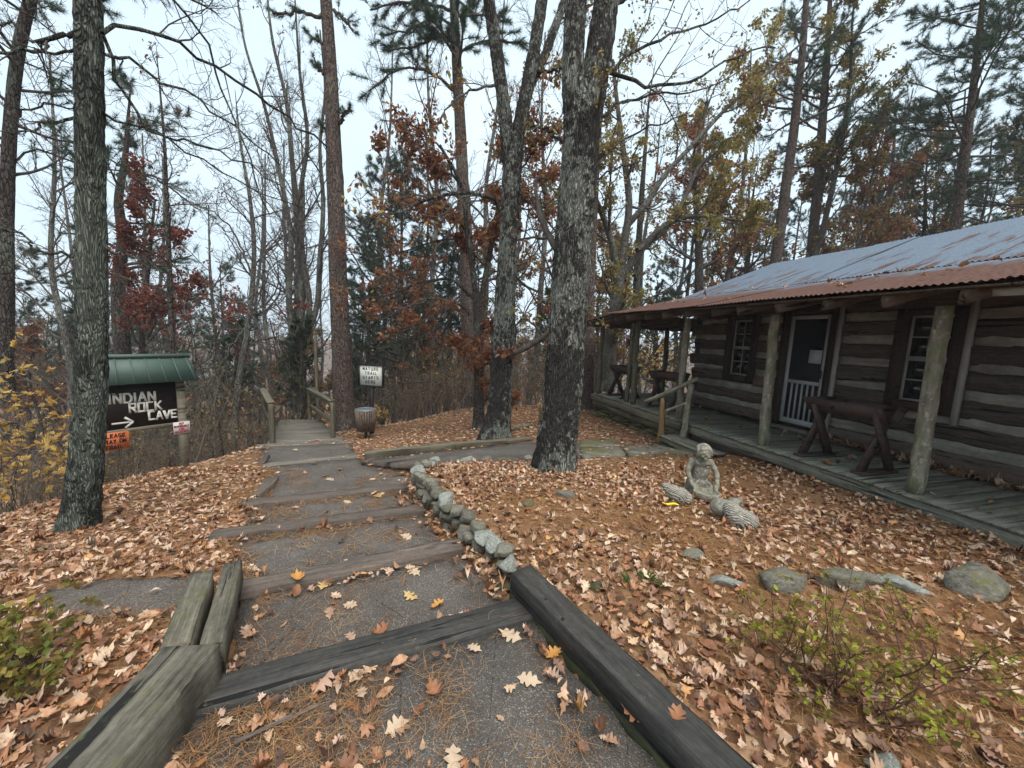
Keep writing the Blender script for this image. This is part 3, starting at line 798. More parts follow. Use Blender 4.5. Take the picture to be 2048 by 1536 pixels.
def wall_beam(a, b, w, h, mat, name='log', seed=None, jit=.013, **kw):
    return beam_obj(name, a, b, w, h, M[mat], wallo, int(crng.integers(1e6)), jit=jit, **kw)
for i in range(7):
    zc = Z0 + .105 + i * PZ
    if zc > 2.5: break
    for a, b in pieces(UR + .05, UL + (.12 if i % 2 else .02), zc - .1, zc + .1):
        if b - a < .06: continue
        wall_beam(c(V0 + .075, a, zc + crng.normal(0, .008)), c(V0 + .075, b, zc + crng.normal(0, .008)), .15, .215 + crng.normal(0, .008), 'log_brown' if (i == 0 or a > 5.1 and i < 3) else 'log_dark', ch=.03, seg=max(4, int((b-a)*8)))
    for a, b in pieces(UR + .05, UL, zc + .11, zc + .21):
        if b - a < .06: continue
        wall_beam(c(V0 + .055, a, zc + PZ/2), c(V0 + .055, b, zc + PZ/2), .06, .135, 'chinking', 'chinking', jit=.011, ch=.012, seg=max(3, int((b-a)*6)))
for i in range(7):      # gable end
    zc = Z0 + .105 + i * PZ
    wall_beam(c(V0 + (.0 if i % 2 else .16), UL - .075, zc + PZ/2 - .02), c(VB, UL - .075, zc + PZ/2 - .02), .15, .215, 'log_dark', ch=.035, seg=14)
    wall_beam(c(V0 + .16, UL - .055, zc), c(VB, UL - .055, zc), .06, .135, 'chinking', 'chinking', ch=.012, seg=14)
# --- window and door casings
def casing(u0, u1, z0, z1, w=.11, sill=True):
    fr = MB()
    fr.box(c(V0 - .035, u0 - .01, z0 - (.09 if sill else 0)), c(V0 + .16, u0 + w, z1 + .02))
    fr.box(c(V0 - .035, u1 - w, z0 - (.09 if sill else 0)), c(V0 + .16, u1 + .01, z1 + .02))
    fr.box(c(V0 - .032, u0 + w, z1 - .07), c(V0 + .157, u1 - w, z1 + .018))
    if sill: fr.box(c(V0 - .06, u0 + w, z0 - .085), c(V0 + .157, u1 - w, z0 + .03))
    return fr
def window(u0, u1, z0, z1, sash, label):
    f = casing(u0, u1, z0, z1).obj('window', M['frame_brown'], cabin); f['label'] = label
    a, b, p, q = u0 + .112, u1 - .112, z0 + .033, z1 - .072
    m = (p + q) / 2
    s = MB()
    t = .03
    for (lo, hi) in ((p, m), (m, q)):
        s.box(c(V0 + .045, a, lo), c(V0 + .075, a + t, hi)); s.box(c(V0 + .045, b - t, lo), c(V0 + .075, b, hi))
        s.box(c(V0 + .043, a + t, lo + .001), c(V0 + .073, b - t, lo + t)); s.box(c(V0 + .043, a + t, hi - t), c(V0 + .073, b - t, hi - .001))
        s.box(c(V0 + .048, (a+b)/2 - .008, lo + t), c(V0 + .070, (a+b)/2 + .008, hi - t))
        for zz, (x0, x1) in (((lo + hi)/2, (a + t, (a+b)/2 - .008)), ((lo + hi)/2, ((a+b)/2 + .008, b - t))):
            s.box(c(V0 + .05, x0, zz - .008), c(V0 + .069, x1, zz + .008))
    s.obj('sash', M[sash], f)
    for (lo, hi) in ((p, m), (m, q)):
        for (x0, x1) in ((a + t, (a+b)/2), ((a+b)/2, b - t)):
            for (z2, z3) in ((lo + t, (lo+hi)/2), ((lo+hi)/2, hi - t)):
                g = MB(); g.box(c(V0 + .057, x0 + .002, z2 + .002), c(V0 + .061, x1 - .002, z3 - .002)); g.obj('pane', M['glass'], f)
window(2.93, 3.60, .93, 2.16, 'white_wood', 'near window with pale glazing bars')
window(5.73, 6.42, .98, 2.18, 'white_wood', 'far window beside the porch corner')
mb = MB(); mb.box(c(V0 - .045, 2.86, .74), c(V0 + .02, 2.915, 2.36)); mb.obj('trim_board', M['white_wood'], cabin)
mb = MB(); mb.box(c(V0 - .045, 4.27, .2), c(V0 + .02, 4.325, 2.28)); mb.obj('trim_board', M['white_wood'], cabin)
door = casing(4.32, 5.22, .185, 2.24, .12, False).obj('door', M['frame_brown'], cabin); door['label'] = 'screen door with slatted lower half and a paper notice'
a, b, p, q = 4.445, 5.095, .30, 2.15
s = MB(); t = .06; xv = (V0 - .005, V0 + .025)
s.box(c(xv[0], a, p), c(xv[1], a + t, q)); s.box(c(xv[0], b - t, p), c(xv[1], b, q))
for lo, hi in ((p, p + .09), (1.0, 1.06), (q - .07, q)): s.box(c(xv[0] + .002, a + t, lo + .001), c(xv[1] - .002, b - t, hi - .001))
s.obj('screen_frame', M['white_paint'], door)
for i in range(5):
    x = a + t + (b - a - 2*t) * (i + 1) / 6
    s = MB(); s.box(c(xv[0] + .004, x - .014, p + .09), c(xv[1] - .004, x + .014, 1.0)); s.obj('slat', M['white_paint'], door)
s = MB(); s.box(c(V0 + .012, a + t, p + .09), c(V0 + .014, b - t, q - .07)); s.obj('screen', M['screen'], door)
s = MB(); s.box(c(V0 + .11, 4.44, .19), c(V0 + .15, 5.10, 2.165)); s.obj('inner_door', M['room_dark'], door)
s = MB(); s.box(c(V0 - .004, 4.52, 1.36), c(V0 - .001, 4.72, 1.58)); s.obj('paper_notice', M['paper'], door)
s = MB(); s.tube([c(V0 - .03, 4.475, 1.12), c(V0 - .03, 4.475, 1.26)], [.009, .009], 8); s.obj('handle', M['black'], door)
mb = MB(); mb.box(c(V0 - .12, 4.33, .182), c(V0 + .1, 5.21, .24)); mb.obj('threshold', M['board_grey'], cabin)
# --- porch floor
rim = MB()
mb0 = beam_mesh
deck = beam_obj('porch_floor', c(4.93, UR, .07), c(4.93, 9.2, .07), .05, .15, M['deck_board'], cabin, 77, jit=.004, seg=30)
DECK_INV = place_mw(c(4.93, UR, .07), c(4.93, 9.2, .07))[1].inverted()
def deck_child(name, a, b, w, h, mat, seed, **kw):
    L, m = place_mw(a, b); o = link(name, beam_mesh(name, L, w, h, M[mat], seed, **kw), deck); o.matrix_local = DECK_INV @ m; return o
u = UR + .08; i = 0
while u < 9.14:
    wv = crng.uniform(.132, .142); far = u > UL + .1
    deck_child('deck_board', c(4.865 + crng.normal(0, .006), u, DK - .014 + crng.normal(0, .0015)), c(VB if far else V0 + .02, u, DK - .014), wv, .026, 'deck_board', 500 + i, jit=.0015, ch=.004, seg=5)
    u += wv + .007; i += 1
deck_child('rim_board', c(4.88, 5.72, .065), c(4.88, 9.22, .065), .045, .15, 'rail_wood', 71, jit=.006, seg=14, ch=.008)
deck_child('rim_board', c(4.90, 5.70, -.085), c(4.90, 9.18, -.085), .05, .12, 'rail_wood', 72, jit=.007, seg=14, ch=.008)
deck_child('rim_board', c(4.93, 9.22, .06), c(VB, 9.22, .06), .05, .18, 'rail_wood', 73)
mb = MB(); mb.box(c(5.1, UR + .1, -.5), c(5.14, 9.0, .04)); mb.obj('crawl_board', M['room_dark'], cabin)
# --- dry stone footing under the far half of the porch
foot = MB(); foot.box(c(4.99, 5.65, -.7), c(5.08, 9.12, -.02)); foot = foot.obj('footing', M['moss_stone'], cabin)
z = -.50
while z < -.16:
    hh = crng.uniform(.06, .10); u = 5.6
    while u < 9.1:
        L = crng.uniform(.16, .38)
        o = link('stone', ROCKS['moss_stone'][crng.integers(0, 6)], foot); o.location = c(4.97 + crng.normal(0, .02), u + L/2, z + hh/2); o.scale = (.10, L*.56, hh*.62)
        o.rotation_euler = (crng.normal(0, .06), crng.normal(0, .1), crng.normal(0, .08)); u += L * .98
    z += hh * .95
# --- porch posts, plate, rafters
def post(u, v, z0, z1, r0, r1, mat, seed, lean=(0, 0)):
    return log_obj('porch_post', c(v, u, z0), c(v + lean[0], u + lean[1], z1), r0, r1, M[mat], cabin, seed, 12, 14, .22, 4)
post(2.45, 5.02, DK, 2.06, .070, .064, 'pole', 1, (.0, .02))
post(4.16, 5.00, DK, 2.06, .066, .060, 'pole', 2, (.01, .06))
post(5.93, 5.00, DK, 2.06, .062, .056, 'pole', 3, (.02, .03))
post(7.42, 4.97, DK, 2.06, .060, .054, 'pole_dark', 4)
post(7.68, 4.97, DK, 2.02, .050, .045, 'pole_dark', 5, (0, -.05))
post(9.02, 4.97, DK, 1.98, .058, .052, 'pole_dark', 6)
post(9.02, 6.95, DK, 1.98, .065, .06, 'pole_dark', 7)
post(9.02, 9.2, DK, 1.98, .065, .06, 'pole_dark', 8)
post(.75, 5.02, DK, 2.06, .088, .078, 'pole', 9)
log_obj('plate_log', c(5.0, UR, 2.115), c(5.0, 7.75, 2.115), .065, .06, M['log_dark'], cabin, 11, 8, 20)
EV, EZ, KV, KZ, RV, RZ = 4.34, 2.165, 6.55, 2.68, 9.05, 3.69
UE = 7.9
roof = MB(); roof.V = []
roof.add([c(EV + .12, UR - .3, EZ + .0), c(KV, UR - .3, KZ - .03), c(RV, UR - .3, RZ - .03), c(13.2, UR - .3, 2.2),
          c(EV + .12, UE - .05, EZ + .0), c(KV, UE - .05, KZ - .03), c(RV, UE - .05, RZ - .03), c(13.2, UE - .05, 2.2)],
         [(0,1,5,4),(1,2,6,5),(2,3,7,6)])
rg = roof
V = np.concatenate(rg.V); V2 = V.copy(); V2[:, 2] -= .02
me = np_mesh('roof', np.concatenate([V, V2]), F=rg.F + [tuple(8 + k for k in f[::-1]) for f in rg.F] + [(0,8,9,1),(1,9,10,2),(2,10,11,3),(4,5,13,12),(5,6,14,13),(6,7,15,14),(0,4,12,8),(3,11,15,7)], mat=M['log_dark'])
roof = link('roof', me, cabin)
for i, u in enumerate(np.arange(-.1, 7.85, .55)):
    zf = lambda v: EZ + (v - EV) * (KZ - EZ) / (KV - EV)
    beam_obj('rafter', c(4.47 + crng.normal(0, .03), u, zf(4.47) - .115), c(6.45, u, zf(6.45) - .115), .065, .12, M['log_brown'], roof, 300 + i, jit=.006, ch=.015, seg=5)
beam_obj('fascia_log', c(6.45, UR, 2.5), c(6.45, UL + .1, 2.5), .14, .2, M['log_dark'], roof, 333, ch=.03)
# corrugated sheets, one by one: local x runs up the slope, y across
def sheet_mesh(name, L, W, mat, seed):
    rng = np.random.default_rng(seed); ny = int(W / .0078); nx = 4
    y = np.linspace(0, W, ny); x = np.linspace(0, L, nx)
    X, Y = np.meshgrid(x, y, indexing='ij'); Z = .0075 * np.sin(Y / .055 * 2 * math.pi) + rng.normal(0, .003, (nx, 1)) + .004 * np.sin(Y * 5 + seed)
    i = np.arange(nx - 1)[:, None] * ny + np.arange(ny - 1)[None]
    return np_mesh(name, np.stack([X, Y, Z], -1).reshape(-1, 3), quads=np.stack([i, i + ny, i + ny + 1, i + 1], -1).reshape(-1, 4), mat=mat, smooth=True)
def sheet(v0, z0, v1, z1, u, W, mat, seed, dz=0, name='roof_sheet'):
    a, b = c(v0, u, z0 + dz), c(v1, u, z1 + dz); L, x, y, zz = frame(a, b)
    o = link(name, sheet_mesh(name, L, W, M[mat], seed), roof); m = Matrix.Identity(4)
    for i in range(3): m[i][0], m[i][1], m[i][2], m[i][3] = x[i], y[i], zz[i], a[i]
    o.matrix_local = m
i = 0; u = UR - .3
while u < UE - .05:
    W = min(.67, UE - u)
    e = crng.normal(0, .012)
    sheet(EV + e, EZ + .02, KV + .02, KZ + .02, u, W, 'roof_rusty', i, .004 * (i % 2))
    sheet(KV - .08, KZ + .0, RV + .02, RZ + .02, u, W, 'roof_zinc', 50 + i, .012 + .004 * (i % 2))
    sheet(13.25, 2.2, RV - .0, RZ + .01, u + .67 if False else u, W, 'roof_rusty', 90 + i, .012 + .004 * (i % 2))
    u += .63; i += 1
# gable boards
mb = MB(); mb.add([c(V0, UL - .04, 2.5), c(VB, UL - .04, 2.5), c(RV, UL - .04, 3.62), c(V0, UL - .07, 2.5), c(VB, UL - .07, 2.5), c(RV, UL - .07, 3.62)], [(0,2,1),(3,4,5),(0,1,4,3),(1,2,5,4),(2,0,3,5)]); mb.obj('gable', M['log_dark'], cabin)
mb = MB(); mb.add([c(V0, UR + .04, 2.5), c(VB, UR + .04, 2.5), c(RV, UR + .04, 3.62), c(V0, UR + .07, 2.5), c(VB, UR + .07, 2.5), c(RV, UR + .07, 3.62)], [(0,1,2),(3,5,4),(0,3,4,1),(1,4,5,2),(2,5,3,0)]); mb.obj('gable', M['log_dark'], cabin)
# lean-to roof round the far end
mb = MB(); A = [c(4.55, 7.6, 2.19), c(11.5, 7.6, 2.19), c(11.5, 9.5, 2.01), c(4.55, 9.5, 2.01)]
mb.add(np.concatenate([A, np.array(A) - np.array([0, 0, .025])]), [(0,3,2,1),(4,5,6,7),(0,1,5,4),(1,2,6,5),(2,3,7,6),(3,0,4,7)]); mb.obj('lean_to_roof', M['log_dark'], roof)
v = 4.5; i = 0
while v < 11.4:
    a, b = c(v, 9.55, 2.03), c(v, 7.75, 2.205); L, x, y, zz = frame(a, b)
    o = link('lean_to_sheet', sheet_mesh('lean_to_sheet', L, .67, M['roof_rusty'], 700 + i), roof); m = Matrix.Identity(4)
    y = -y if y[0] < 0 else y
    for q in range(3): m[q][0], m[q][1], m[q][2], m[q][3] = x[q], y[q], np.cross(x, y)[q], a[q]
    o.matrix_local = m; v += .63; i += 1
log_obj('plate_log', c(4.6, 9.02, 1.99), c(11.4, 9.02, 1.99), .05, .05, M['log_dark'], cabin, 12, 8, 12)
for i, v in enumerate(np.arange(4.62, 11.4, .8)):
    beam_obj('rafter', c(v, 9.42, 1.955 + .0), c(v, 7.7, 2.11), .05, .08, M['log_dark'], roof, 350 + i, seg=3)
# white cap on the near roof edge (a pale board under the eave at the right)
beam_obj('eave_board', c(4.60, 1.2, 2.10), c(4.60, 1.98, 2.115), .03, .06, M['white_wood'], cabin, 66, ch=.008)
# --- step and pole handrail at the porch corner
stp = empty('porch_step', cw(4.62, 5.2, -.2), TH, 'low plank step in front of the porch beside the pole handrail', 'step')
for k_, (dv, nm) in enumerate(((-.10, 'tread'), (.09, 'tread'))):
    beam_obj(nm, (dv, -.62, .115), (dv, .52, .125), .185, .04, M['deck_board'], stp, 40 + k_, jit=.003)
beam_obj('riser', (-.17, -.58, .03), (-.17, .48, .03), .03, .14, M['rail_wood'], stp, 43)
hr = empty('pole_handrail', cw(4.5, 5.73, -.3), TH, 'rustic handrail of peeled poles at the porch step', 'handrail')
def h(v, u, z): return np.array([v - 4.5, u - 5.73, z + .3])
log_obj('post', h(4.5, 5.72, -.30), h(4.5, 5.78, .60), .055, .05, M['orange_wood'], hr, 21, 10, 8)
log_obj('post', h(4.82, 5.56, -.15), h(4.86, 5.53, .90), .058, .05, M['pole'], hr, 22, 10, 8)
log_obj('rail', h(4.36, 6.12, .47), h(4.93, 5.46, 1.0), .040, .036, M['pole'], hr, 23, 9, 8)
log_obj('rail', h(4.50, 5.76, .34), h(4.86, 5.53, .58), .028, .024, M['pole'], hr, 24, 8, 6)

# ================================================================ hay troughs on the porch
def trough(label, v, u, L, rz=0.0, hgt=.74, mat='trough'):
    t = empty('trough', cw(v, u, DK), TH + rz, label, 'trough', 'trestle troughs on the porch')
    for sy in (-1, 1):
        y = sy * (L/2 - .09)
        for sx in (-1, 1):
            b = MB(); b.bar((-sx*.21, y + sx*.022, .02), (sx*.16, y + sx*.022, hgt - .02), .04, .10, (1, 0, 0)); b.obj('leg', M[mat], t)
        b = MB(); b.box((-.30, y - .06, 0), (.30, y + .06, .028)); b.obj('foot', M[mat], t)
        b = MB(); V = [(-.24,y-.0,hgt+.06),(.24,y-.0,hgt+.06),(.10,y,hgt-.12),(-.10,y,hgt-.12)]; b.add([(x, q + d, z) for d in (-.016, .016) for x, q, z in V], [(0,1,2,3),(7,6,5,4),(0,4,5,1),(1,5,6,2),(2,6,7,3),(3,7,4,0)]); b.obj('end_board', M[mat], t)
    for sx in (-1, 1):
        b = MB(); V = [(sx*.235,hgt+.05),(sx*.20,hgt+.05),(sx*.07,hgt-.13),(sx*.105,hgt-.13)]
        b.add([(x, q, z) for q in (-L/2, L/2) for x, z in V], [(0,1,2,3),(7,6,5,4),(0,4,5,1),(1,5,6,2),(2,6,7,3),(3,7,4,0)]); b.obj('side_board', M[mat], t)
    return t
trough('dark red wooden trough on crossed legs below the near window', 5.30, 3.30, .86)
trough('dark red wooden trough on crossed legs beside the porch corner', 5.50, 6.95, .72, R(18))
trough('dark wooden trough on crossed legs at the far end of the porch', 5.35, 8.45, .72, R(8))
# ================================================================ lettering: every letter is strokes on a 0..1 grid
GL = {'A':[((0,0),(.5,1)),((.5,1),(1,0)),((.2,.38),(.8,.38))],'B':[((0,0),(0,1)),((0,1),(.8,.85)),((.8,.85),(.8,.6)),((.8,.6),(0,.52)),((0,.52),(.95,.4)),((.95,.4),(.9,.08)),((.9,.08),(0,0))],
'C':[((1,.95),(0,.95)),((.05,1),(.05,0)),((0,.05),(1,.05))],'D':[((.05,0),(.05,1)),((0,.95),(.7,.95)),((.7,.95),(1,.65)),((1,.65),(1,.3)),((1,.3),(.7,.05)),((.7,.05),(0,.05))],
'E':[((.06,0),(.06,1)),((0,.94),(1,.94)),((0,.5),(.8,.5)),((0,.06),(1,.06))],'F':[((.06,0),(.06,1)),((0,.94),(1,.94)),((0,.5),(.8,.5))],'H':[((.06,0),(.06,1)),((.94,0),(.94,1)),((0,.5),(1,.5))],
'I':[((.5,0),(.5,1))],'K':[((.06,0),(.06,1)),((.1,.45),(.95,1)),((.3,.58),(1,0))],'L':[((.06,0),(.06,1)),((0,.06),(1,.06))],'N':[((.06,0),(.06,1)),((.06,1),(.94,0)),((.94,0),(.94,1))],
'O':[((.06,0),(.06,1)),((0,.94),(1,.94)),((.94,0),(.94,1)),((0,.06),(1,.06))],'P':[((.06,0),(.06,1)),((0,.94),(.95,.94)),((.92,.94),(.92,.5)),((.95,.48),(0,.48))],
'R':[((.06,0),(.06,1)),((0,.94),(.95,.94)),((.92,.94),(.92,.52)),((.95,.5),(0,.5)),((.45,.5),(1,0))],'S':[((1,.94),(0,.94)),((.06,.94),(.06,.5)),((0,.5),(1,.5)),((.94,.5),(.94,.06)),((1,.06),(0,.06))],
'T':[((.5,0),(.5,1)),((0,.94),(1,.94))],'U':[((.06,0),(.06,1)),((.94,0),(.94,1)),((0,.06),(1,.06))],'V':[((0,1),(.5,0)),((.5,0),(1,1))],'Y':[((0,1),(.5,.5)),((1,1),(.5,.5)),((.5,.5),(.5,0))],'>':[((0,.5),(1,.5)),((.62,1),(1,.5)),((.62,0),(1,.5))]}
def letters(name, text, x0, z0, cw_, ch_, gap, sw, y, mat, parent, rise=0.0, jit=0.0, seed=1, depth=.003):
    """writes text on the local XZ plane facing -Y; each letter is one small mesh"""
    rng = np.random.default_rng(seed); x = x0
    for k_, chh in enumerate(text):
        w = cw_ * (.35 if chh == 'I' else 1)
        if chh == ' ': x += cw_ * .6 + gap; continue
        mb = MB(); dz = rng.normal(0, jit) + rise * (x - x0)
        for j, ((a, b), (p, q)) in enumerate(GL[chh]):
            A = np.array([x + a*w, z0 + dz + b*ch_]); B = np.array([x + p*w, z0 + dz + q*ch_]); d = (B - A) / np.linalg.norm(B - A); n = np.array([-d[1], d[0]]) * sw/2 * (1 + rng.normal(0, .08)); e = d * sw * .12
            pts = [A - e - n, B + e - n, B + e + n, A - e + n]; yy = y - .0006 * j
            mb.add([(p_[0], yy, p_[1]) for p_ in pts] + [(p_[0], yy - depth, p_[1]) for p_ in pts], [(0,1,2,3),(7,6,5,4),(0,4,5,1),(1,5,6,2),(2,6,7,3),(3,7,4,0)])
        mb.obj('letter', M[mat], parent); x += w + gap

# ================================================================ cave sign under its green metal roof
SA = R(90 - 33.6)      # the board runs away from the camera to the right
so = atZ(370, 935, -.55)
sg = empty('cave_sign', so + np.array([0, 0, 0]), SA, 'dark brown cave sign with hand-painted letters under green metal roof', 'sign')
sg.location.z = -.60
def s2(x0, y0, z0, x1, y1, z1, mat, name, parent=sg):
    mb = MB(); mb.box((x0, y0, z0 + .60), (x1, y1, z1 + .60)); return mb.obj(name, M[mat], parent)
s2(-.045, -.045, -.75, .045, .045, .82, 'post_new', 'post')
s2(-1.0, -.045, -.75, -.91, .045, .82, 'post_new', 'post')
board = s2(-.905, -.03, .165, -.05, .012, .80, 'sign_brown', 'board')
s2(-.905, -.036, .115, -.05, .018, .162, 'post_new', 'bottom_rail')
rfm = MB()
x0, x1, xr0, xr1 = -1.03, .17, -1.0, .08
rfm.add([(x0,-.22,.78+.60),(x1,-.22,.78+.60),(x1-.06,-.02,1.13+.60),(x0+.06,-.02,1.13+.60),(x1-.06,.02,1.13+.60),(x0+.06,.02,1.13+.60),(x1,.22,.78+.60),(x0,.22,.78+.60)],
        [(0,1,2,3),(3,2,4,5),(5,4,6,7),(0,3,5,7),(1,6,4,2),(0,7,6,1)])
rf = rfm.obj('roof', M['green_metal'], sg)
for t in np.linspace(.03, .97, 8):
    mb = MB(); xx = x0 + (x1 - x0) * t; xt = x0 + .06 + (x1 - x0 - .12) * t
    mb.bar((xx, -.222, .785 + .60), (xt, -.03, 1.118 + .60), .014, .016, (0, -1, .6)); mb.obj('seam', M['green_metal'], rf)
mb = MB(); mb.bar((x0 + .04, 0, 1.132 + .60), (x1 - .04, 0, 1.132 + .60), .10, .045); mb.obj('ridge_cap', M['green_metal'], rf)
LZ = .60
letters('letter', 'INDIAN', -.735, .51 + LZ, .072, .13, .024, .024, -.0305, 'letter', board, .0, .004, 1)
letters('letter', 'ROCK', -.545, .37 + LZ, .066, .128, .021, .024, -.0305, 'letter', board, .0, .003, 2)
letters('letter', 'CAVE', -.358, .235 + LZ, .062, .12, .018, .024, -.0305, 'letter', board, .0, .003, 3)
letters('letter', '>', -.72, .175 + LZ, .20, .14, .02, .024, -.0305, 'letter', board, .0, 0, 4)
og = s2(-.84, -.05, -.10, -.575, -.04, .135, 'orange_sign', 'stay_on_trail_plate')
letters('letter', 'PLEASE', -.825, .065 + LZ, .026, .05, .012, .011, -.0508, 'black', og, 0, .001, 5)
letters('letter', 'STAY ON', -.83, -.01 + LZ, .024, .05, .011, .011, -.0508, 'black', og, 0, .001, 6)
letters('letter', 'TRAIL', -.805, -.085 + LZ, .026, .05, .013, .011, -.0508, 'black', og, 0, .001, 7)
wg = s2(-.115, -.06, -.01, .075, -.052, .165, 'white_sign', 'accidents_plate')
for j, (tx, xx, w_) in enumerate((('NOT', -.05, .015), ('RESPONSIBLE', -.108, .0105), ('FOR', -.05, .015), ('ACCIDENTS', -.10, .012))):
    letters('letter', tx, xx, .127 - j*.04 + LZ, w_, .028, .006, .006, -.0608, 'red_letter', wg, 0, 0, 8 + j)

# ================================================================ nature trail sign
npos = atZ(744, 872, -.95)
ng = empty('trail_sign', (npos[0], npos[1], -.98), R(-8), 'cream nature trail sign in black frame on brown post', 'sign')
ny = npos[1]
ppm = ny / F_PX
zc = atY(746, 751, ny)[2] + .98
hw, hh_ = .285, .235
mb = MB(); mb.box((-.045, -.035, 0), (.045, .035, zc - hh_)); mb.obj('post', M['sign_brown'], ng)
mb = MB(); mb.box((-hw, -.03, zc - hh_), (hw, .0, zc + hh_)); pn = mb.obj('panel', M['cream'], ng)
mb = MB(); t = .035
for a, b, p, q in ((-hw - t, hw + t, zc + hh_, zc + hh_ + t), (-hw - t, hw + t, zc - hh_ - t, zc - hh_), (-hw - t, -hw, zc - hh_, zc + hh_), (hw, hw + t, zc - hh_, zc + hh_)): mb.box((a, -.05, p), (b, .02, q))
mb.obj('frame', M['black'], ng)
for j, (tx, xx) in enumerate((('NATURE', -.205), ('TRAIL', -.15), ('STARTS', -.205), ('HERE', -.14))):
    letters('letter', tx, xx, zc + .125 - j * .105, .040, .070, .030, .0125, -.0305, 'black', pn, 0, .002, 20 + j)

# ================================================================ slatted litter bin on a pedestal
bp = atZ(732, 876, -.86)
bn = empty('litter_bin', (bp[0], bp[1], -.88), 0, 'round litter bin of brown wooden slats on a pedestal', 'litter bin'); bn.scale = (.86, .86, .86)
mb = MB(); mb.tube([(0, 0, -.1), (0, 0, .24)], [.038, .038], 12); mb.tube([(0, 0, 0.0), (0, 0, .015)], [.11, .10], 16); mb.obj('pedestal', M['dark_metal'], bn)
mb = MB(); mb.tube([(0, 0, .24), (0, 0, .25), (0, 0, .78)], [.19, .21, .25], 24); mb.obj('liner', M['dark_metal'], bn)
NSL = 26
for i in range(NSL):
    a = i * 2 * math.pi / NSL; ca, sa = math.cos(a), math.sin(a)
    mb = MB(); mb.bar((ca*.222, sa*.222, .235), (ca*.275, sa*.275, .80), .046, .018, (ca, sa, 0)); mb.obj('slat', M['slat'], bn)
def ring(mb, r, rt, z, n=36, m=8):
    V = []; F = []
    for i in range(n):
        a = i*2*math.pi/n
        for k_ in range(m):
            b = k_*2*math.pi/m; V.append(((r + rt*math.cos(b))*math.cos(a), (r + rt*math.cos(b))*math.sin(a), z + rt*math.sin(b)))
    for i in range(n):
        for k_ in range(m): F.append((i*m+k_, ((i+1)%n)*m+k_, ((i+1)%n)*m+(k_+1)%m, i*m+(k_+1)%m))
    mb.add(V, F)
mb = MB(); ring(mb, .262, .016, .805); ring(mb, .17, .014, .815); mb.obj('rim', M['steel'], bn, True)
mb = MB(); mb.tube([(0,0,.79),(0,0,.815),(0,0,.825)], [.25, .25, .18], 28); mb.obj('lid', M['steel'], bn)
mb = MB(); mb.bar((-.01, -.262, .76), (-.01, -.275, .70), .05, .01); mb.obj('latch', M['steel'], bn)

# ================================================================ boardwalk with handrails, steps going down
bw = empty('boardwalk', (-4.4, 7.9, -.85), 0, 'grey plank boardwalk leading down into the woods', 'boardwalk')
bo = np.array([-4.4, 7.9, -.85])
Lp = np.array([(-4.86, 7.30), (-6.33, 10.15)]); Rp = np.array([(-3.42, 7.78), (-5.42, 10.32)])
nb = 20
for i in range(nb):
    t = (i + .5) / nb; a = Lp[0] + (Lp[1] - Lp[0]) * t; b = Rp[0] + (Rp[1] - Rp[0]) * t; z = -.78 - .16 * t
    beam_obj('plank', np.array([*a, z]) - bo, np.array([*b, z]) - bo, .142, .035, M['board_grey'], bw, 900 + i, jit=.003, ch=.006, seg=4)
for k_, (q0, q1) in enumerate((Lp, Rp)):
    beam_obj('joist', np.array([*q0, -.90]) - bo + np.array([0, 0, 0]), np.array([*q1, -1.06]) - bo, .05, .18, M['rail_wood'], bw, 930 + k_)
dh = (Lp[1] + Rp[1] - Lp[0] - Rp[0]); dh /= np.linalg.norm(dh); wh = (Rp[1] - Lp[1]); wh /= np.linalg.norm(wh)
end = (Lp[1] + Rp[1]) / 2
for i in range(9):
    p = end + dh * (.18 + i * .27); z = -1.10 - i * .19
    beam_obj('tread', np.array([*(p - wh*.46), z]) - bo, np.array([*(p + wh*.46), z]) - bo, .26, .04, M['board_grey'], bw, 950 + i, jit=.003)
def railing(label, pts, seed):
    """posts, mid rail and sloping cap from point to point"""
    b0 = np.array(pts[0]); rl = empty('handrail', b0, 0, label, 'handrail', 'wooden handrails of the boardwalk')
    for i, p in enumerate(pts):
        p = np.array(p) - b0
        beam_obj('post', p + np.array([0, 0, -.35]), p + np.array([0, 0, .84]), .088, .088, M['rail_wood'], rl, seed + i, up=(0, 1, 0), jit=.003)
        if i:
            o = np.array(pts[i-1]) - b0
            beam_obj('cap_rail', o + np.array([0, 0, .865]), p + np.array([0, 0, .865]), .14, .038, M['rail_wood'], rl, seed + 20 + i, jit=.003)
            beam_obj('side_rail', o + np.array([0, 0, .78]), p + np.array([0, 0, .78]), .038, .09, M['rail_wood'], rl, seed + 40 + i, jit=.003)
            beam_obj('mid_rail', o + np.array([0, 0, .40]), p + np.array([0, 0, .40]), .038, .11, M['rail_wood'], rl, seed + 60 + i, jit=.003)
    return rl
e2 = end + dh * 2.6
RB = np.array([0, 0, -.865])
railing('left wooden handrail of the boardwalk', [(-4.88, 7.54, -.80), atZ(524, 777, .0) + RB, atY(541, 832, 12.2) + RB, atY(560, 812, 15.0) + RB], 1000)
railing('right wooden handrail of the boardwalk beside the tall pine', [(-3.93, 8.16, -.83), atZ(618, 777, -.05) + RB, atY(606, 829, 12.4) + RB, atY(582, 807, 15.6) + RB], 1200)
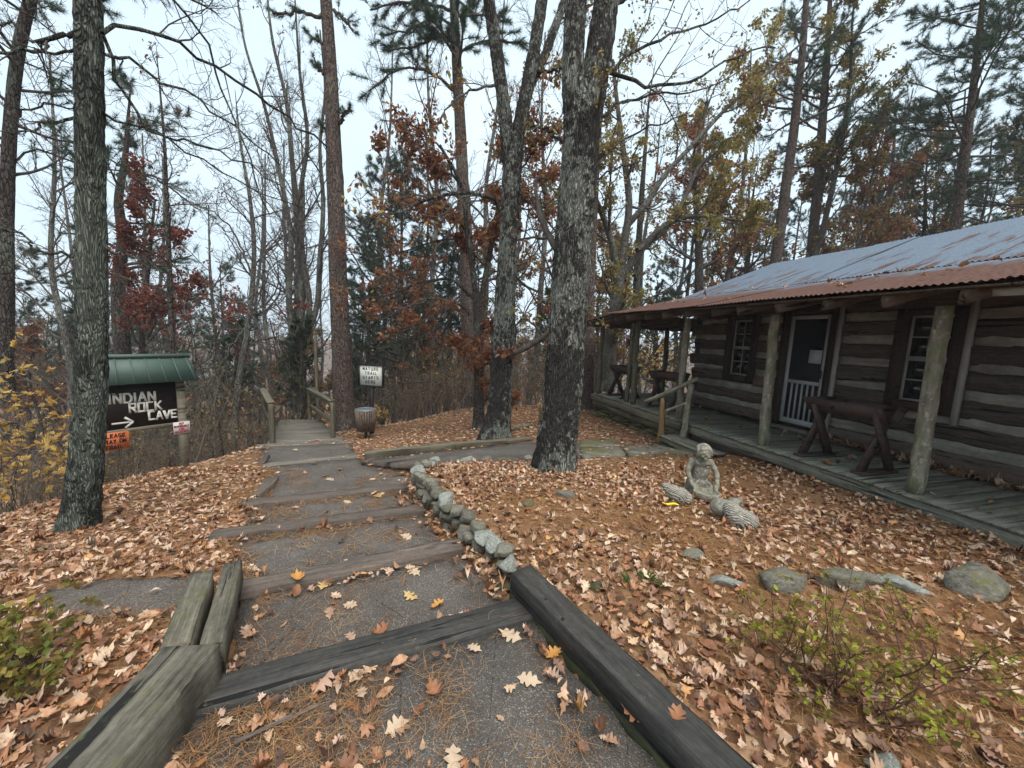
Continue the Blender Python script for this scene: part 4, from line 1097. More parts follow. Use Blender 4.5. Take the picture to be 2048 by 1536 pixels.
# tall weathered post with a bracket, beyond the right handrail
tp = atY(636, 800, 10.9)
tpo = empty('tall_post', (tp[0], tp[1], -2.2), 0, 'tall thin weathered post with small bracket beside the tall pine', 'post')
top = atY(630, 664, 10.9)[2] + 2.2
beam_obj('shaft', (0, 0, 0), (atY(630, 664, 10.9)[0] - tp[0], 0, top), .08, .07, M['rail_wood'], tpo, 31, up=(0, 1, 0))
mb = MB(); x = atY(630, 664, 10.9)[0] - tp[0]; mb.tube([(x, -.05, top - .04), (x + .12, -.08, top - .02), (x + .2, -.1, top - .1)], [.012, .012, .02], 8); mb.obj('bracket', M['dark_metal'], tpo)
# mossy stump post behind the big oak
yp = atZ(1085, 850, -.48)
tag(log_obj('stump_post', (yp[0], yp[1], -.65), (yp[0], yp[1], .02), .10, .095, M['orange_wood'], None, 55, 12, 8), 'short yellowish log post half hidden behind the big oak', 'post')
a, b = atZ(1010, 858, -.42), atZ(1062, 848, -.44)
tag(log_obj('fallen_log', (a[0], a[1], -.44), (b[0], b[1], -.46), .05, .04, M['pole_dark'], None, 56, 9, 10), 'thin fallen log in the leaves behind the forked oak', 'log')
# fallen stick lying across the leaves in the foreground
a, b = atZ(470, 1484, .03), atZ(640, 1408, .03)
tag(log_obj('fallen_stick', a, b, .009, .006, M['tie_brown'], None, 57, 7, 12, .9), 'thin brown stick lying in needles below the black step', 'stick')
a, b = atZ(75, 1105, -.2), atZ(150, 1085, -.2); a[2] = float(height0(a[0:1], a[1:2])[0]) + .03; b[2] = float(height0(b[0:1], b[1:2])[0]) + .03
tag(log_obj('fallen_stick', a, b, .012, .008, M['pole'], None, 58, 7, 12, .9), 'pale dead stick lying in front of the left tree', 'stick')

# ================================================================ concrete garden figures
def blob(name, balls, mat, parent, voxel=.012, smooth=2, limbs=()):
    """ellipsoids and tapering limbs fused into one continuous surface"""
    import bmesh
    bm = bmesh.new()
    for (cx, cy, cz, rx, ry, rz, *rot) in balls:
        m = Matrix.Translation((cx, cy, cz))
        if rot: m = m @ Matrix.Rotation(rot[0], 4, rot[1] if len(rot) > 1 else 'X')
        m = m @ Matrix.Diagonal((rx, ry, rz, 1)); bmesh.ops.create_icosphere(bm, subdivisions=3, radius=1, matrix=m)
    for pts in limbs:
        for (p, r), (q, r2) in zip(pts[:-1], pts[1:]):
            p, q = np.array(p), np.array(q); n = max(2, int(np.linalg.norm(q - p) / .012))
            for t in np.linspace(0, 1, n):
                bmesh.ops.create_icosphere(bm, subdivisions=2, radius=r + (r2 - r)*t, matrix=Matrix.Translation(p + (q - p)*t))
    me = bpy.data.meshes.new(name); bm.to_mesh(me); bm.free()
    o = bpy.data.objects.new(name, me); COL.objects.link(o)
    rm = o.modifiers.new('r', 'REMESH'); rm.mode = 'VOXEL'; rm.voxel_size = voxel
    sm = o.modifiers.new('s', 'SMOOTH'); sm.iterations = smooth; sm.factor = .5
    dg = bpy.context.evaluated_depsgraph_get(); me2 = bpy.data.meshes.new_from_object(o.evaluated_get(dg)); me2.name = name
    o.modifiers.clear(); o.data = me2; me2.materials.clear(); me2.materials.append(mat)
    for p in me2.polygons: p.use_smooth = True
    if parent: o.parent = parent
    return o
gp = atZ(1397, 984, -.07); gz = float(height0(gp[0:1], gp[1:2])[0])
girl = empty('statue', (gp[0], gp[1], gz - .01), R(-10), 'weathered concrete statue of a kneeling child holding a shallow bowl', 'statue')
girl.scale = (1.03, 1.03, 1.03)
# local: -y faces the viewer; about 0.6 m tall
FOLDS = [[((-.075 + .15*t_, -.075 - .028*math.sin(math.pi*t_), zt - dp*math.sin(math.pi*t_)), .0085) for t_ in np.linspace(0, 1, 7)] for zt, dp in ((.375, .05), (.345, .075), (.30, .09), (.25, .09))] + [[((sx*.05, -.10, .17), .011), ((sx*.11, -.14, .10), .012), ((sx*.13, -.12, .03), .012)] for sx in (-1, 1)] + [[((sx*.10, -.03, .17), .013), ((sx*.145, -.02, .03), .014)] for sx in (-1, 1)]
blob('figure', [(0,.04,.085,.13,.12,.10),(-.075,-.05,.075,.055,.13,.07),(.075,-.05,.075,.055,.13,.07),(0,.03,.21,.085,.075,.13),(0,.015,.345,.098,.064,.055),(0,.0,.405,.042,.042,.04),
     (0,-.055,.475,.068,.073,.080),(0,-.122,.462,.010,.014,.013),(-.028,-.113,.443,.020,.015,.016),(.028,-.113,.443,.020,.015,.016),(0,-.105,.415,.022,.02,.014)],
     M['concrete'], girl, .0075, 1,
     FOLDS + [[((-.095,.015,.355),.034),((-.142,-.03,.245),.029),((-.122,-.145,.14),.023)],[((.095,.015,.355),.034),((.150,-.04,.245),.029),((.128,-.16,.14),.023)],
      [((-.108,-.135,.14),.026),((-.095,-.17,.115),.018)],[((.118,-.155,.14),.026),((.10,-.185,.115),.018)],
      [((-.10,-.15,.125),.010),((-.075,-.19,.115),.008)],[((-.115,-.15,.12),.010),((-.10,-.205,.10),.008)],[((.11,-.17,.125),.010),((.085,-.205,.115),.008)],[((.125,-.17,.12),.010),((.115,-.22,.10),.008)]])
hair = blob('hair', [(0,-.022,.495,.078,.077,.074),(0,.0,.46,.077,.058,.07),(0,-.095,.515,.058,.024,.026,.5,'X'),(-.04,-.088,.50,.022,.02,.03),(.04,-.088,.50,.022,.02,.03),(0,.01,.415,.06,.045,.04),(-.066,-.05,.47,.018,.04,.05),(.066,-.05,.47,.018,.04,.05)], M['concrete'], girl, .007, 1)
mb = MB(); n = 40
V, F = [], []
prof = [(.118, .0), (.128, .03), (.132, .065), (.120, .075), (.108, .066), (.10, .03), (.02, .02)]
for i in range(n):
    a = i*2*math.pi/n
    for r, z in prof: V.append((r*math.cos(a), -.255 + r*math.sin(a)*.85, .045 + z))
m_ = len(prof)
for i in range(n):
    for k_ in range(m_ - 1): F.append((i*m_+k_, ((i+1)%n)*m_+k_, ((i+1)%n)*m_+k_+1, i*m_+k_+1))
F.append(tuple(i*m_ for i in range(n))[::-1]); F.append(tuple(i*m_ + m_ - 1 for i in range(n)))
mb.add(V, F); mb.obj('bowl', M['concrete'], girl, True)
def figure(label, px, py, z, rz, balls, mat, parts=()):
    p = atZ(px, py, z); zz = float(height0(p[0:1], p[1:2])[0]); t = empty('statue', (p[0], p[1], zz - .01), rz, label, 'statue')
    blob('body', balls, M[mat], t, .008, 2)
    for nm, bl, mm in parts: blob(nm, bl, M[mm], t, .008, 2)
figure('small concrete bird-like figure lying in leaves left of the child statue', 1352, 1006, -.05, R(0), [(-.115,.05,.170,.032,.028,.032),(-.085,.04,.15,.052,.045,.05),(-.035,.02,.12,.082,.07,.075),(.03,0,.09,.098,.085,.088),(.085,-.015,.07,.075,.072,.068)], 'fleece')
figure('larger concrete animal figure with ribbed coat right of the child statue', 1470, 1052, 0.0, R(0), [(.045,-.03,.085,.125,.098,.092,-.3,'Z'),(.0,.03,.11,.085,.08,.085),(-.01,.07,.14,.08,.07,.075)], 'fleece',
       [('shoulder', [(-.075,.15,.115,.075,.085,.085),(-.04,.12,.13,.075,.07,.075)], 'concrete'), ('head', [(.03,.115,.175,.055,.05,.05),(.075,.10,.20,.03,.03,.032),(.085,.095,.225,.016,.016,.018)], 'concrete')])
# bright yellow curled leaf between the figures
yl = atZ(1340, 1020, -.05); zz = float(height0(yl[0:1], yl[1:2])[0]) + .035
mb = MB(); xs = np.linspace(-.075, .075, 9); V = []
for x in xs:
    w = .024 * (1 - (abs(x) / .09) ** 3)
    for j, s_ in enumerate((-1, 0, 1)): V.append((x, s_*w, .012*abs(s_) + .010*math.sin(x*40) + (.004 if s_ == 0 else 0)))
top_ = np.array(V); bot = top_ - np.array([0, 0, .004]); F = []
for i in range(8):
    for j in range(2): F.append((i*3+j, (i+1)*3+j, (i+1)*3+j+1, i*3+j+1)); F.append((27+i*3+j+1, 27+(i+1)*3+j+1, 27+(i+1)*3+j, 27+i*3+j))
mb.add(np.concatenate([top_, bot]), F); o = mb.obj('yellow_leaf', M['yellow'], None, True); o.location = (yl[0], yl[1], zz); o.rotation_euler = (0, 0, R(-20)); tag(o, 'bright yellow curled leaf beside the small concrete figure', 'leaf')
# ================================================================ trees
def unit(v): return v / (np.linalg.norm(v, axis=-1, keepdims=True) + 1e-9)
def grow(rng, P, Rr, k, t0, t1, l0, l1, a0, a1, n, wig, up, rf, absolute=False, taper_t=.45, rmin=.004, flat=0.0):
    B, m = P.shape[:2]; N = B * k; idx = np.repeat(np.arange(B), k)
    t = (t0 + (t1 - t0) * (np.tile(np.arange(k), B) + rng.uniform(0, 1, N)) / k)
    f = t * (m - 1); i = np.minimum(f.astype(int), m - 2); w = (f - i)[:, None]
    st = P[idx, i] * (1 - w) + P[idx, i+1] * w; tg = unit(P[idx, i+1] - P[idx, i])
    r = Rr[idx, i] * (1 - w[:, 0]) + Rr[idx, i+1] * w[:, 0]
    pl = np.linalg.norm(np.diff(P, axis=1), axis=2).sum(1)[idx]
    L = rng.uniform(l0, l1, N) * (1 if absolute else pl) * (1 - taper_t * (t - t0) / max(1e-6, t1 - t0))
    rv = rng.normal(size=(N, 3)); rv[:, 2] *= (1 - flat)
    pp = unit(rv - (rv * tg).sum(1, keepdims=True) * tg); a = np.radians(rng.uniform(a0, a1, N))[:, None]
    d = unit(np.cos(a) * tg + np.sin(a) * pp)
    pts = [st]; stp = (L / (n - 1))[:, None]
    for _ in range(n - 1):
        d = unit(d + rng.normal(size=(N, 3)) * wig + np.array([0, 0, up])); pts.append(pts[-1] + d * stp)
    r0 = np.maximum(np.minimum(r * rf, L * .035), rmin)
    return np.stack(pts, 1), r0[:, None] * np.linspace(1, .35, n)[None]

def smooth_line(P, Rr, n):
    P = np.asarray(P, float); Rr = np.asarray(Rr, float)
    s = np.concatenate([[0], np.cumsum(np.linalg.norm(np.diff(P, axis=0), axis=1))])
    # cubic hermite through the points
    T = np.gradient(P, s, axis=0); q = np.linspace(0, s[-1], n); i = np.clip(np.searchsorted(s, q, 'right') - 1, 0, len(s) - 2)
    h = (s[i+1] - s[i])[:, None]; t = ((q - s[i])[:, None]) / h
    out = (2*t**3-3*t**2+1)*P[i] + (t**3-2*t**2+t)*h*T[i] + (-2*t**3+3*t**2)*P[i+1] + (t**3-t**2)*h*T[i+1]
    return out, np.interp(q, s, Rr)

def trunk_mesh(name, stems, mat, seed, sides=18, furrow=0.0):
    rng = np.random.default_rng(seed); VV, QQ, n0 = [], [], 0
    for P, Rr in stems:
        n = len(P); V, Q = tubes(P[None], Rr[None], sides); V = V.reshape(n, sides, 3)
        c = P[:, None]; d = V - c; ph = rng.uniform(0, 6.28, 4); th = np.arange(sides) * 2 * math.pi / sides; z = P[:, 2][:, None]
        wob = 1 + .045*np.sin(3*th + ph[0] + z*.9) + .03*np.sin(5*th + ph[1] - z*2.1) + rng.normal(0, .018, (n, sides))
        lowz = np.clip(1 - (z - P[0, 2]) / .55, 0, 1); wob = wob + .16*lowz*np.maximum(0, np.sin(4*th + ph[2]))
        if furrow:                                                                 # long plates and furrows of old bark
            sarc = th[None]*np.maximum(Rr, .05)[:, None]; zz_ = np.cumsum(np.concatenate([[0], np.linalg.norm(np.diff(P, axis=0), axis=1)]))[:, None]
            ph_ = th[None] + 0*zz_; n1 = np.abs(2*vnoise(ph_*sides/14. + ph[3]*9, zz_*7.5, 1.0) - 1); n2 = np.abs(2*vnoise(ph_*sides/7. + ph[1]*7, zz_*16, 1.0) - 1)
            wob = wob + (np.clip(n1*1.6, 0, 1) - .6)*furrow/Rr[:, None] + (np.clip(n2*1.5, 0, 1) - .5)*furrow*.45/Rr[:, None]
        V = c + d * wob[..., None]
        VV.append(V.reshape(-1, 3)); QQ.append(Q + n0); n0 += n * sides
    return np_mesh(name, np.concatenate(VV), quads=np.concatenate(QQ), mat=mat, smooth=True)

def kites(rng, pos, size, cols, droop=.3, width=.55):
    N = len(pos); d = unit(rng.normal(size=(N, 3)) + np.array([0, 0, -droop])); s = unit(np.cross(d, rng.normal(size=(N, 3)))); nn = np.cross(d, s)
    L = (size * rng.uniform(.6, 1.25, N))[:, None]; w = L * width * .5
    V = np.stack([pos, pos + d*L*.45 + s*w + nn*L*.08, pos + d*L, pos + d*L*.45 - s*w + nn*L*.08], 1)
    c = np.array(cols)[rng.integers(0, len(cols), N)] * rng.uniform(.65, 1.3, (N, 1))
    i = np.arange(N)[:, None] * 4 + np.arange(4)[None]
    return V.reshape(-1, 3), i, np.repeat(c, 4, axis=0)

def tufts(rng, pos, dirs, count, length, width, cols, spread=.9):
    N = len(pos); p = np.repeat(pos, count, 0); d0 = np.repeat(dirs, count, 0); M_ = len(p)
    d = unit(d0 + rng.normal(size=(M_, 3)) * spread); s = unit(np.cross(d, rng.normal(size=(M_, 3))))
    L = (length * rng.uniform(.6, 1.15, M_))[:, None]
    V = np.stack([p + s*width/2, p - s*width/2, p + d*L], 1)
    c = np.array(cols)[rng.integers(0, len(cols), N)] * rng.uniform(.6, 1.3, (N, 1)); c = np.repeat(c, count, 0)
    return V.reshape(-1, 3), np.arange(M_*3).reshape(-1, 3), np.repeat(c, 3, axis=0)

RUST = [(.27,.105,.055),(.33,.145,.07),(.20,.075,.046),(.40,.21,.10),(.25,.125,.08)]
RED = [(.21,.062,.048),(.27,.085,.055),(.16,.05,.042),(.28,.11,.07)]
YGREEN = [(.30,.27,.075),(.36,.29,.08),(.21,.22,.07),(.40,.27,.09),(.26,.17,.07)]
YELLOW = [(.62,.40,.10),(.66,.48,.17),(.55,.32,.09),(.60,.44,.20)]
PINE = [(.062,.105,.068),(.084,.132,.080),(.048,.080,.058),(.098,.138,.080)]
CEDAR = [(.060,.092,.050),(.086,.115,.056),(.044,.070,.044)]
BROWN = [(.20,.12,.075),(.27,.16,.09),(.15,.09,.06)]

def foliage(rng, spec, P, tips=None):
    """spec: kind, per branch count, size, colours"""
    B, n = P.shape[:2]; kind, cnt, size, cols = spec[:4]
    if kind == 'leaf':
        k = cnt; keep = rng.random(B) < (spec[4] if len(spec) > 4 else 1); P = P[keep]; B = len(P)
        t = rng.uniform(.2, 1, (B, k)) * (n - 1); i = np.minimum(t.astype(int), n - 2); w = (t - i)[..., None]; b = np.arange(B)[:, None]
        pos = (P[b, i]*(1-w) + P[b, i+1]*w).reshape(-1, 3); pos += rng.normal(0, size*.5, pos.shape)
        V, q, c = kites(rng, pos, size, cols); return V, None, q, c, M['leaf']
    k, per = cnt; k += 2; per = int(per*.85); size = size*.95
    t = (.35 + .65*(np.arange(k)[None] + rng.uniform(0, 1, (B, k))) / k) * (n - 1); i = np.minimum(t.astype(int), n - 2); w = (t - i)[..., None]; b = np.arange(B)[:, None]
    pos = (P[b, i]*(1-w) + P[b, i+1]*w).reshape(-1, 3); d = unit(P[b, i+1] - P[b, i]).reshape(-1, 3) + np.array([0, 0, .15])
    V, tr, c = tufts(rng, pos, d, per, size, spec[4], cols, spec[5] if len(spec) > 5 else .75); return V, tr, None, c, M['needle']

def tree(name, label, group, base, stems, bark, seed, levels, leaves=None, extra_limbs=(), sides=18, mats_twig='twig', cat='tree', draw_levels=True, ring=.12, furrow=0.0):
    """stems / limbs: list of (points, radii) in world space; levels: list of growth dicts"""
    rng = np.random.default_rng(seed); base = np.asarray(base, float)
    t = empty(name, base, 0, label, cat, group)
    tl = []
    for P, Rr in stems:
        L = np.linalg.norm(np.diff(np.asarray(P), axis=0), axis=1).sum(); tl.append(smooth_line(np.asarray(P) - base, Rr, max(8, int(L / ring))))
    link('trunk', trunk_mesh('trunk', tl, M[bark], seed, sides, furrow), t)
    n0 = 14
    parents = [smooth_line(np.asarray(P) - base, Rr, n0) for P, Rr in list(stems)]
    limbs = [smooth_line(np.asarray(P) - base, Rr, n0) for P, Rr in extra_limbs]
    P = np.stack([p for p, _ in parents]); Rr = np.stack([r for _, r in parents])
    VV, QQ, n = [], [], 0
    if limbs:
        LP = np.stack([p for p, _ in limbs]); LR = np.stack([r for _, r in limbs]); LP[:, 1:-1] += rng.normal(0, .02, LP[:, 1:-1].shape)
        for j in range(len(LP)):
            V, Q = tubes(LP[j:j+1], LR[j:j+1], 7); link('limb', np_mesh('limb', V, quads=Q, mat=M[bark], smooth=True), t)
    last = P; allp = []
    for li, lv in enumerate(levels):
        lv = dict(lv); sd = lv.pop('sides', 4); use = lv.pop('on', None); src, srr = P, Rr
        if li == 0 and limbs:
            C1, R1 = grow(rng, P, Rr, **lv) if lv['k'] > 0 else (None, None)
            # limbs count as first-level branches of their own
            m = lv['n']; ii = np.linspace(0, n0 - 1, m).astype(int)
            C, Rc = (LP[:, ii], LR[:, ii]) if C1 is None else (np.concatenate([LP[:, ii], C1]), np.concatenate([LR[:, ii], R1]))
            if C1 is not None: V, Q = tubes(C1, R1, sd); VV.append(V); QQ.append(Q + n); n += len(V)
        else:
            C, Rc = grow(rng, src, srr, **lv); V, Q = tubes(C, Rc, sd); VV.append(V); QQ.append(Q + n); n += len(V)
        P, Rr = C, Rc; allp.append(P)
    if VV: link('branches', np_mesh('branches', np.concatenate(VV), quads=np.concatenate(QQ), mat=M[mats_twig], smooth=True), t)
    if leaves:
        for nm, on, spec in leaves:
            V, tr, q, cc, mt = foliage(rng, spec, allp[on])
            link(nm, np_mesh(nm, V, tris=tr, quads=q, mat=mt, tint=cc), t)
    return t

def stem_px(pts, Y, top_Y=None, ground=True):
    """trunk traced at its own distance: (px, py, width px)"""
    out, rad = [], []
    n = len(pts)
    for i, (px, py, w) in enumerate(pts):
        yy = Y if top_Y is None else Y + (top_Y - Y) * i / (n - 1)
        p = atY(px, py, yy); out.append(p); rad.append(px_radius(p, w))
    if ground:
        p = out[0].copy(); p[2] -= .35; out.insert(0, p); rad.insert(0, rad[0] * 1.12)
    return np.array(out), np.array(rad)
def limb_px(pts, w0, w1, Y0, Y1):
    n = len(pts); out = [atY(px, py, Y0 + (Y1 - Y0) * i / (n - 1)) for i, (px, py) in enumerate(pts)]
    return np.array(out), np.linspace(px_radius(out[0], w0), px_radius(out[-1], w1), n)
def base_of(st): return st[0][1]

def BARE(k1=8, t0=.35, l0=1.0, l1=2.4, dens=(6, 5, 3), up=.10, a=(30, 65), rf=.45):
    return [dict(k=k1, t0=t0, t1=1, l0=l0, l1=l1, a0=a[0], a1=a[1], n=8, wig=.16, up=up, rf=rf, absolute=True, sides=6, rmin=.01),
            dict(k=dens[0], t0=.15, t1=1, l0=.35, l1=.65, a0=25, a1=60, n=7, wig=.20, up=.04, rf=.6, sides=4, rmin=.006),
            dict(k=dens[1], t0=.15, t1=1, l0=.35, l1=.65, a0=25, a1=65, n=6, wig=.22, up=.03, rf=.6, sides=3, rmin=.0045),
            dict(k=dens[2], t0=.2, t1=1, l0=.4, l1=.7, a0=25, a1=60, n=3, wig=.22, up=.02, rf=.6, sides=3, rmin=.0035)]
def PINEB(k1=26, t0=.3, l0=1.2, l1=2.8, k2=8, up=.05, t1=1):
    k1, k2 = int(k1*1.35), int(k2*1.5)
    return [dict(k=k1, t0=t0, t1=t1, l0=l0, l1=l1, a0=60, a1=98, n=8, wig=.10, up=up, rf=.35, absolute=True, sides=5, rmin=.008, taper_t=.5),
            dict(k=k2, t0=.25, t1=1, l0=.25, l1=.45, a0=25, a1=60, n=5, wig=.16, up=.05, rf=.5, sides=3, rmin=.005)]

# --- left foreground oak
st = stem_px([(158,1064,98),(165,1000,82),(176,880,73),(183,700,69),(182,450,66),(178,200,62),(176,0,60),(172,-400,54),(168,-900,46)], 3.30)
LB = [limb_px([(205,66),(280,62),(345,84),(420,128),(520,195),(600,255),(655,295)], 12, 4, 3.30, 4.6),
      limb_px([(208,108),(260,130),(330,165),(400,205),(480,262),(560,330)], 10, 3, 3.3, 4.3),
      limb_px([(206,70),(235,140),(262,215),(310,262),(400,290),(500,335),(560,370)], 10, 3, 3.3, 3.9),
      limb_px([(150,66),(110,85),(60,105),(0,112),(-60,130)], 14, 8, 3.3, 3.0),
      limb_px([(150,100),(90,95),(40,60),(0,50)], 9, 4, 3.3, 3.6),
      limb_px([(205,225),(250,245),(330,275),(420,330),(520,385),(620,420)], 8, 2, 3.3, 4.4),
      limb_px([(152,235),(100,240),(50,270),(0,262)], 9, 4, 3.3, 3.0),
      limb_px([(210,480),(240,510),(270,520),(330,545)], 9, 3, 3.3, 3.5),
      limb_px([(150,515),(90,500),(30,470),(-20,460)], 9, 5, 3.3, 3.1),
      limb_px([(205,0),(260,-30),(330,-20),(390,60),(440,160),(500,330),(540,430)], 9, 3, 3.3, 4.2)]
tree('oak_tree', 'grey-green lichened oak in the left foreground hiding part of the cave sign', None, base_of(st), [st], 'oak_bark_green', 101,
     [dict(k=6, t0=.62, t1=1, l0=1.2, l1=2.2, a0=40, a1=80, n=9, wig=.16, up=.02, rf=.3, absolute=True, sides=6, rmin=.01),
      dict(k=9, t0=.12, t1=1, l0=.25, l1=.5, a0=25, a1=65, n=7, wig=.24, up=.0, rf=.5, sides=4, rmin=.004),
      dict(k=6, t0=.15, t1=1, l0=.3, l1=.6, a0=30, a1=70, n=6, wig=.3, up=0, rf=.5, sides=3, rmin=.0025),
      dict(k=3, t0=.2, t1=1, l0=.4, l1=.7, a0=30, a1=60, n=3, wig=.25, up=0, rf=.6, sides=3, rmin=.0018)], None, LB, 48, ring=.045, furrow=.010)

# --- far left dark pine
st = stem_px([(12,770,40),(12,600,36),(14,430,34),(22,240,32),(40,90,30),(60,0,28),(90,-150,22),(110,-350,16)], 7.2)
tree('pine_tree', 'dark leaning pine at the left edge of the picture', None, base_of(st), [st], 'dark_bark', 102,
     PINEB(16, .35, 1.2, 2.6, 8), [('crown', 1, ('needle', (5, 16), .15, PINE, .008, .8))],
     [limb_px([(20,240),(90,205),(160,225),(240,262)], 7, 3, 7.2, 8.0), limb_px([(16,330),(80,300),(170,330),(260,345),(330,360)], 7, 3, 7.2, 8.6), limb_px([(40,120),(120,160),(200,220)], 6, 2, 7.2, 8.2)], 14)

# --- tall pine beside the boardwalk
st = stem_px([(690,858,54),(687,800,44),(682,700,39),(676,520,36),(670,350,34),(663,200,29),(656,60,25),(652,0,24),(646,-250,17),(642,-500,10)], 9.9)
stubs = [limb_px([(655,28),(630,30),(600,22),(570,28),(545,27)], 9, 5, 9.9, 9.4), limb_px([(655,150),(640,140),(628,118)], 11, 3, 9.9, 9.8), limb_px([(648,92),(632,78),(614,66)], 7, 3, 9.9, 9.8),
         limb_px([(680,245),(685,230),(700,218)], 10, 4, 9.9, 9.7), limb_px([(655,265),(646,255),(636,247)], 7, 2, 9.9, 9.8), limb_px([(668,20),(690,40),(705,62)], 8, 4, 9.9, 9.5)]
tree('pine_tree', 'tall red-barked pine with broken branch stubs beside the boardwalk rail', None, base_of(st), [st], 'pine_bark', 103,
     PINEB(10, .74, .9, 1.8, 7), [('crown', 1, ('needle', (4, 16), .14, PINE, .008, .8))], stubs, 18)

# --- pine in the middle distance
st = stem_px([(938,820,30),(937,700,28),(933,520,26),(925,350,24),(918,200,21),(910,60,18),(907,0,17),(900,-200,12),(896,-350,7)], 12.6)
tree('pine_tree', 'slender pine standing behind the forked oak, its needles upper centre', None, base_of(st), [st], 'pine_bark', 104,
     PINEB(16, .62, 1.2, 2.6, 9), [('crown', 1, ('needle', (7, 26), .21, PINE, .011, .8))],
     [limb_px([(916,190),(890,165),(850,140),(800,140),(740,180)], 7, 3, 12.6, 11.6), limb_px([(912,110),(880,70),(840,90),(780,100)], 7, 3, 12.6, 11.8), limb_px([(908,20),(860,10),(800,5),(740,20)], 7, 3, 12.6, 11.6), limb_px([(912,60),(890,40),(810,60),(760,70)], 6, 3, 12.6, 11.9), limb_px([(910,120),(940,90),(985,80),(1040,85)], 6, 3, 12.6, 12.4)], 16)

# --- small rust-leaved oak beside it
st = stem_px([(958,862,30),(957,820,22),(957,740,19),(955,640,17)], 8.7)
s2_ = stem_px([(955,650,14),(948,560,12),(935,470,10),(922,370,8),(880,290,5)], 8.7, 8.3, False); s3_ = stem_px([(956,650,14),(968,570,12),(985,480,10),(1000,400,8),(1030,300,5)], 8.7, 9.2, False)
LB = [limb_px([(940,630),(900,600),(850,597),(800,625),(760,640)], 7, 3, 8.7, 8.0), limb_px([(950,600),(900,560),(840,565),(780,590),(720,600)], 7, 3, 8.7, 9.2), limb_px([(935,470),(880,400),(820,390),(770,420)], 5, 3, 8.6, 8.2),
      limb_px([(925,380),(880,300),(820,250),(760,240)], 5, 2, 8.5, 8.0), limb_px([(990,470),(1040,420),(1090,430)], 5, 2, 9, 8.8), limb_px([(1000,400),(1060,310),(1100,230)], 5, 2, 9.2, 9.0), limb_px([(955,560),(1010,540),(1070,600),(1100,680)], 5, 2, 8.8, 9.4), limb_px([(950,520),(900,480),(820,500),(740,520)], 5, 2, 8.7, 9.6)]
tree('oak_tree', 'small oak with clinging rust-red leaves left of the forked oak', None, base_of(st), [st, s2_, s3_], 'dark_bark', 105,
     [dict(k=5, t0=.3, t1=1, l0=.9, l1=2.0, a0=35, a1=75, n=8, wig=.16, up=.04, rf=.45, absolute=True, sides=5, rmin=.007),
      dict(k=7, t0=.2, t1=1, l0=.3, l1=.55, a0=30, a1=65, n=6, wig=.24, up=.02, rf=.6, sides=4, rmin=.005),
      dict(k=5, t0=.2, t1=1, l0=.35, l1=.65, a0=30, a1=65, n=4, wig=.24, up=0, rf=.6, sides=3, rmin=.004)],
     [('crown', 2, ('leaf', 18, .11, RUST, .8))], LB, 14)

# --- forked oak in the middle
st = stem_px([(990,884,72),(996,840,50),(1003,740,42),(1009,600,38),(1018,450,36),(1024,330,37)], 7.3)
a_ = stem_px([(1023,345,30),(1014,270,27),(1002,170,25),(988,70,24),(978,0,23),(960,-200,17),(950,-400,10)], 7.3, 7.0, False); b_ = stem_px([(1026,340,30),(1040,250,27),(1058,160,25),(1075,60,23),(1084,0,22),(1095,-200,16),(1100,-400,10)], 7.3, 7.7, False)
c_ = stem_px([(1060,170,19),(1090,110,17),(1112,50,16),(1130,0,15),(1180,-150,10)], 7.5, 7.9, False)
LB = [limb_px([(1000,425),(985,395),(950,385),(900,390),(850,400),(800,425),(760,430),(735,470),(728,500)], 9, 3, 7.2, 6.2), limb_px([(992,170),(960,175),(925,190),(880,240)], 6, 3, 7.2, 6.9),
      limb_px([(1070,150),(1100,140),(1125,140)], 8, 5, 7.5, 7.2), limb_px([(1030,262),(1080,258),(1120,280)], 6, 3, 7.4, 7.0), limb_px([(1010,330),(1060,405),(1120,400)], 5, 3, 7.3, 7.0)]
tree('oak_tree', 'forked oak with mossy foot in the middle of the yard', None, base_of(st), [st, a_, b_, c_], 'oak_bark', 106,
     [dict(k=4, t0=.35, t1=1, l0=.9, l1=2.2, a0=35, a1=75, n=8, wig=.18, up=.06, rf=.3, absolute=True, sides=6, rmin=.009),
      dict(k=7, t0=.2, t1=1, l0=.3, l1=.6, a0=25, a1=65, n=7, wig=.24, up=.03, rf=.5, sides=4, rmin=.005),
      dict(k=5, t0=.2, t1=1, l0=.3, l1=.6, a0=25, a1=65, n=4, wig=.25, up=.02, rf=.6, sides=3, rmin=.0035)],
     [('crown', 2, ('leaf', 8, .10, RUST + YGREEN, .35))], LB, 40, ring=.06, furrow=.014)

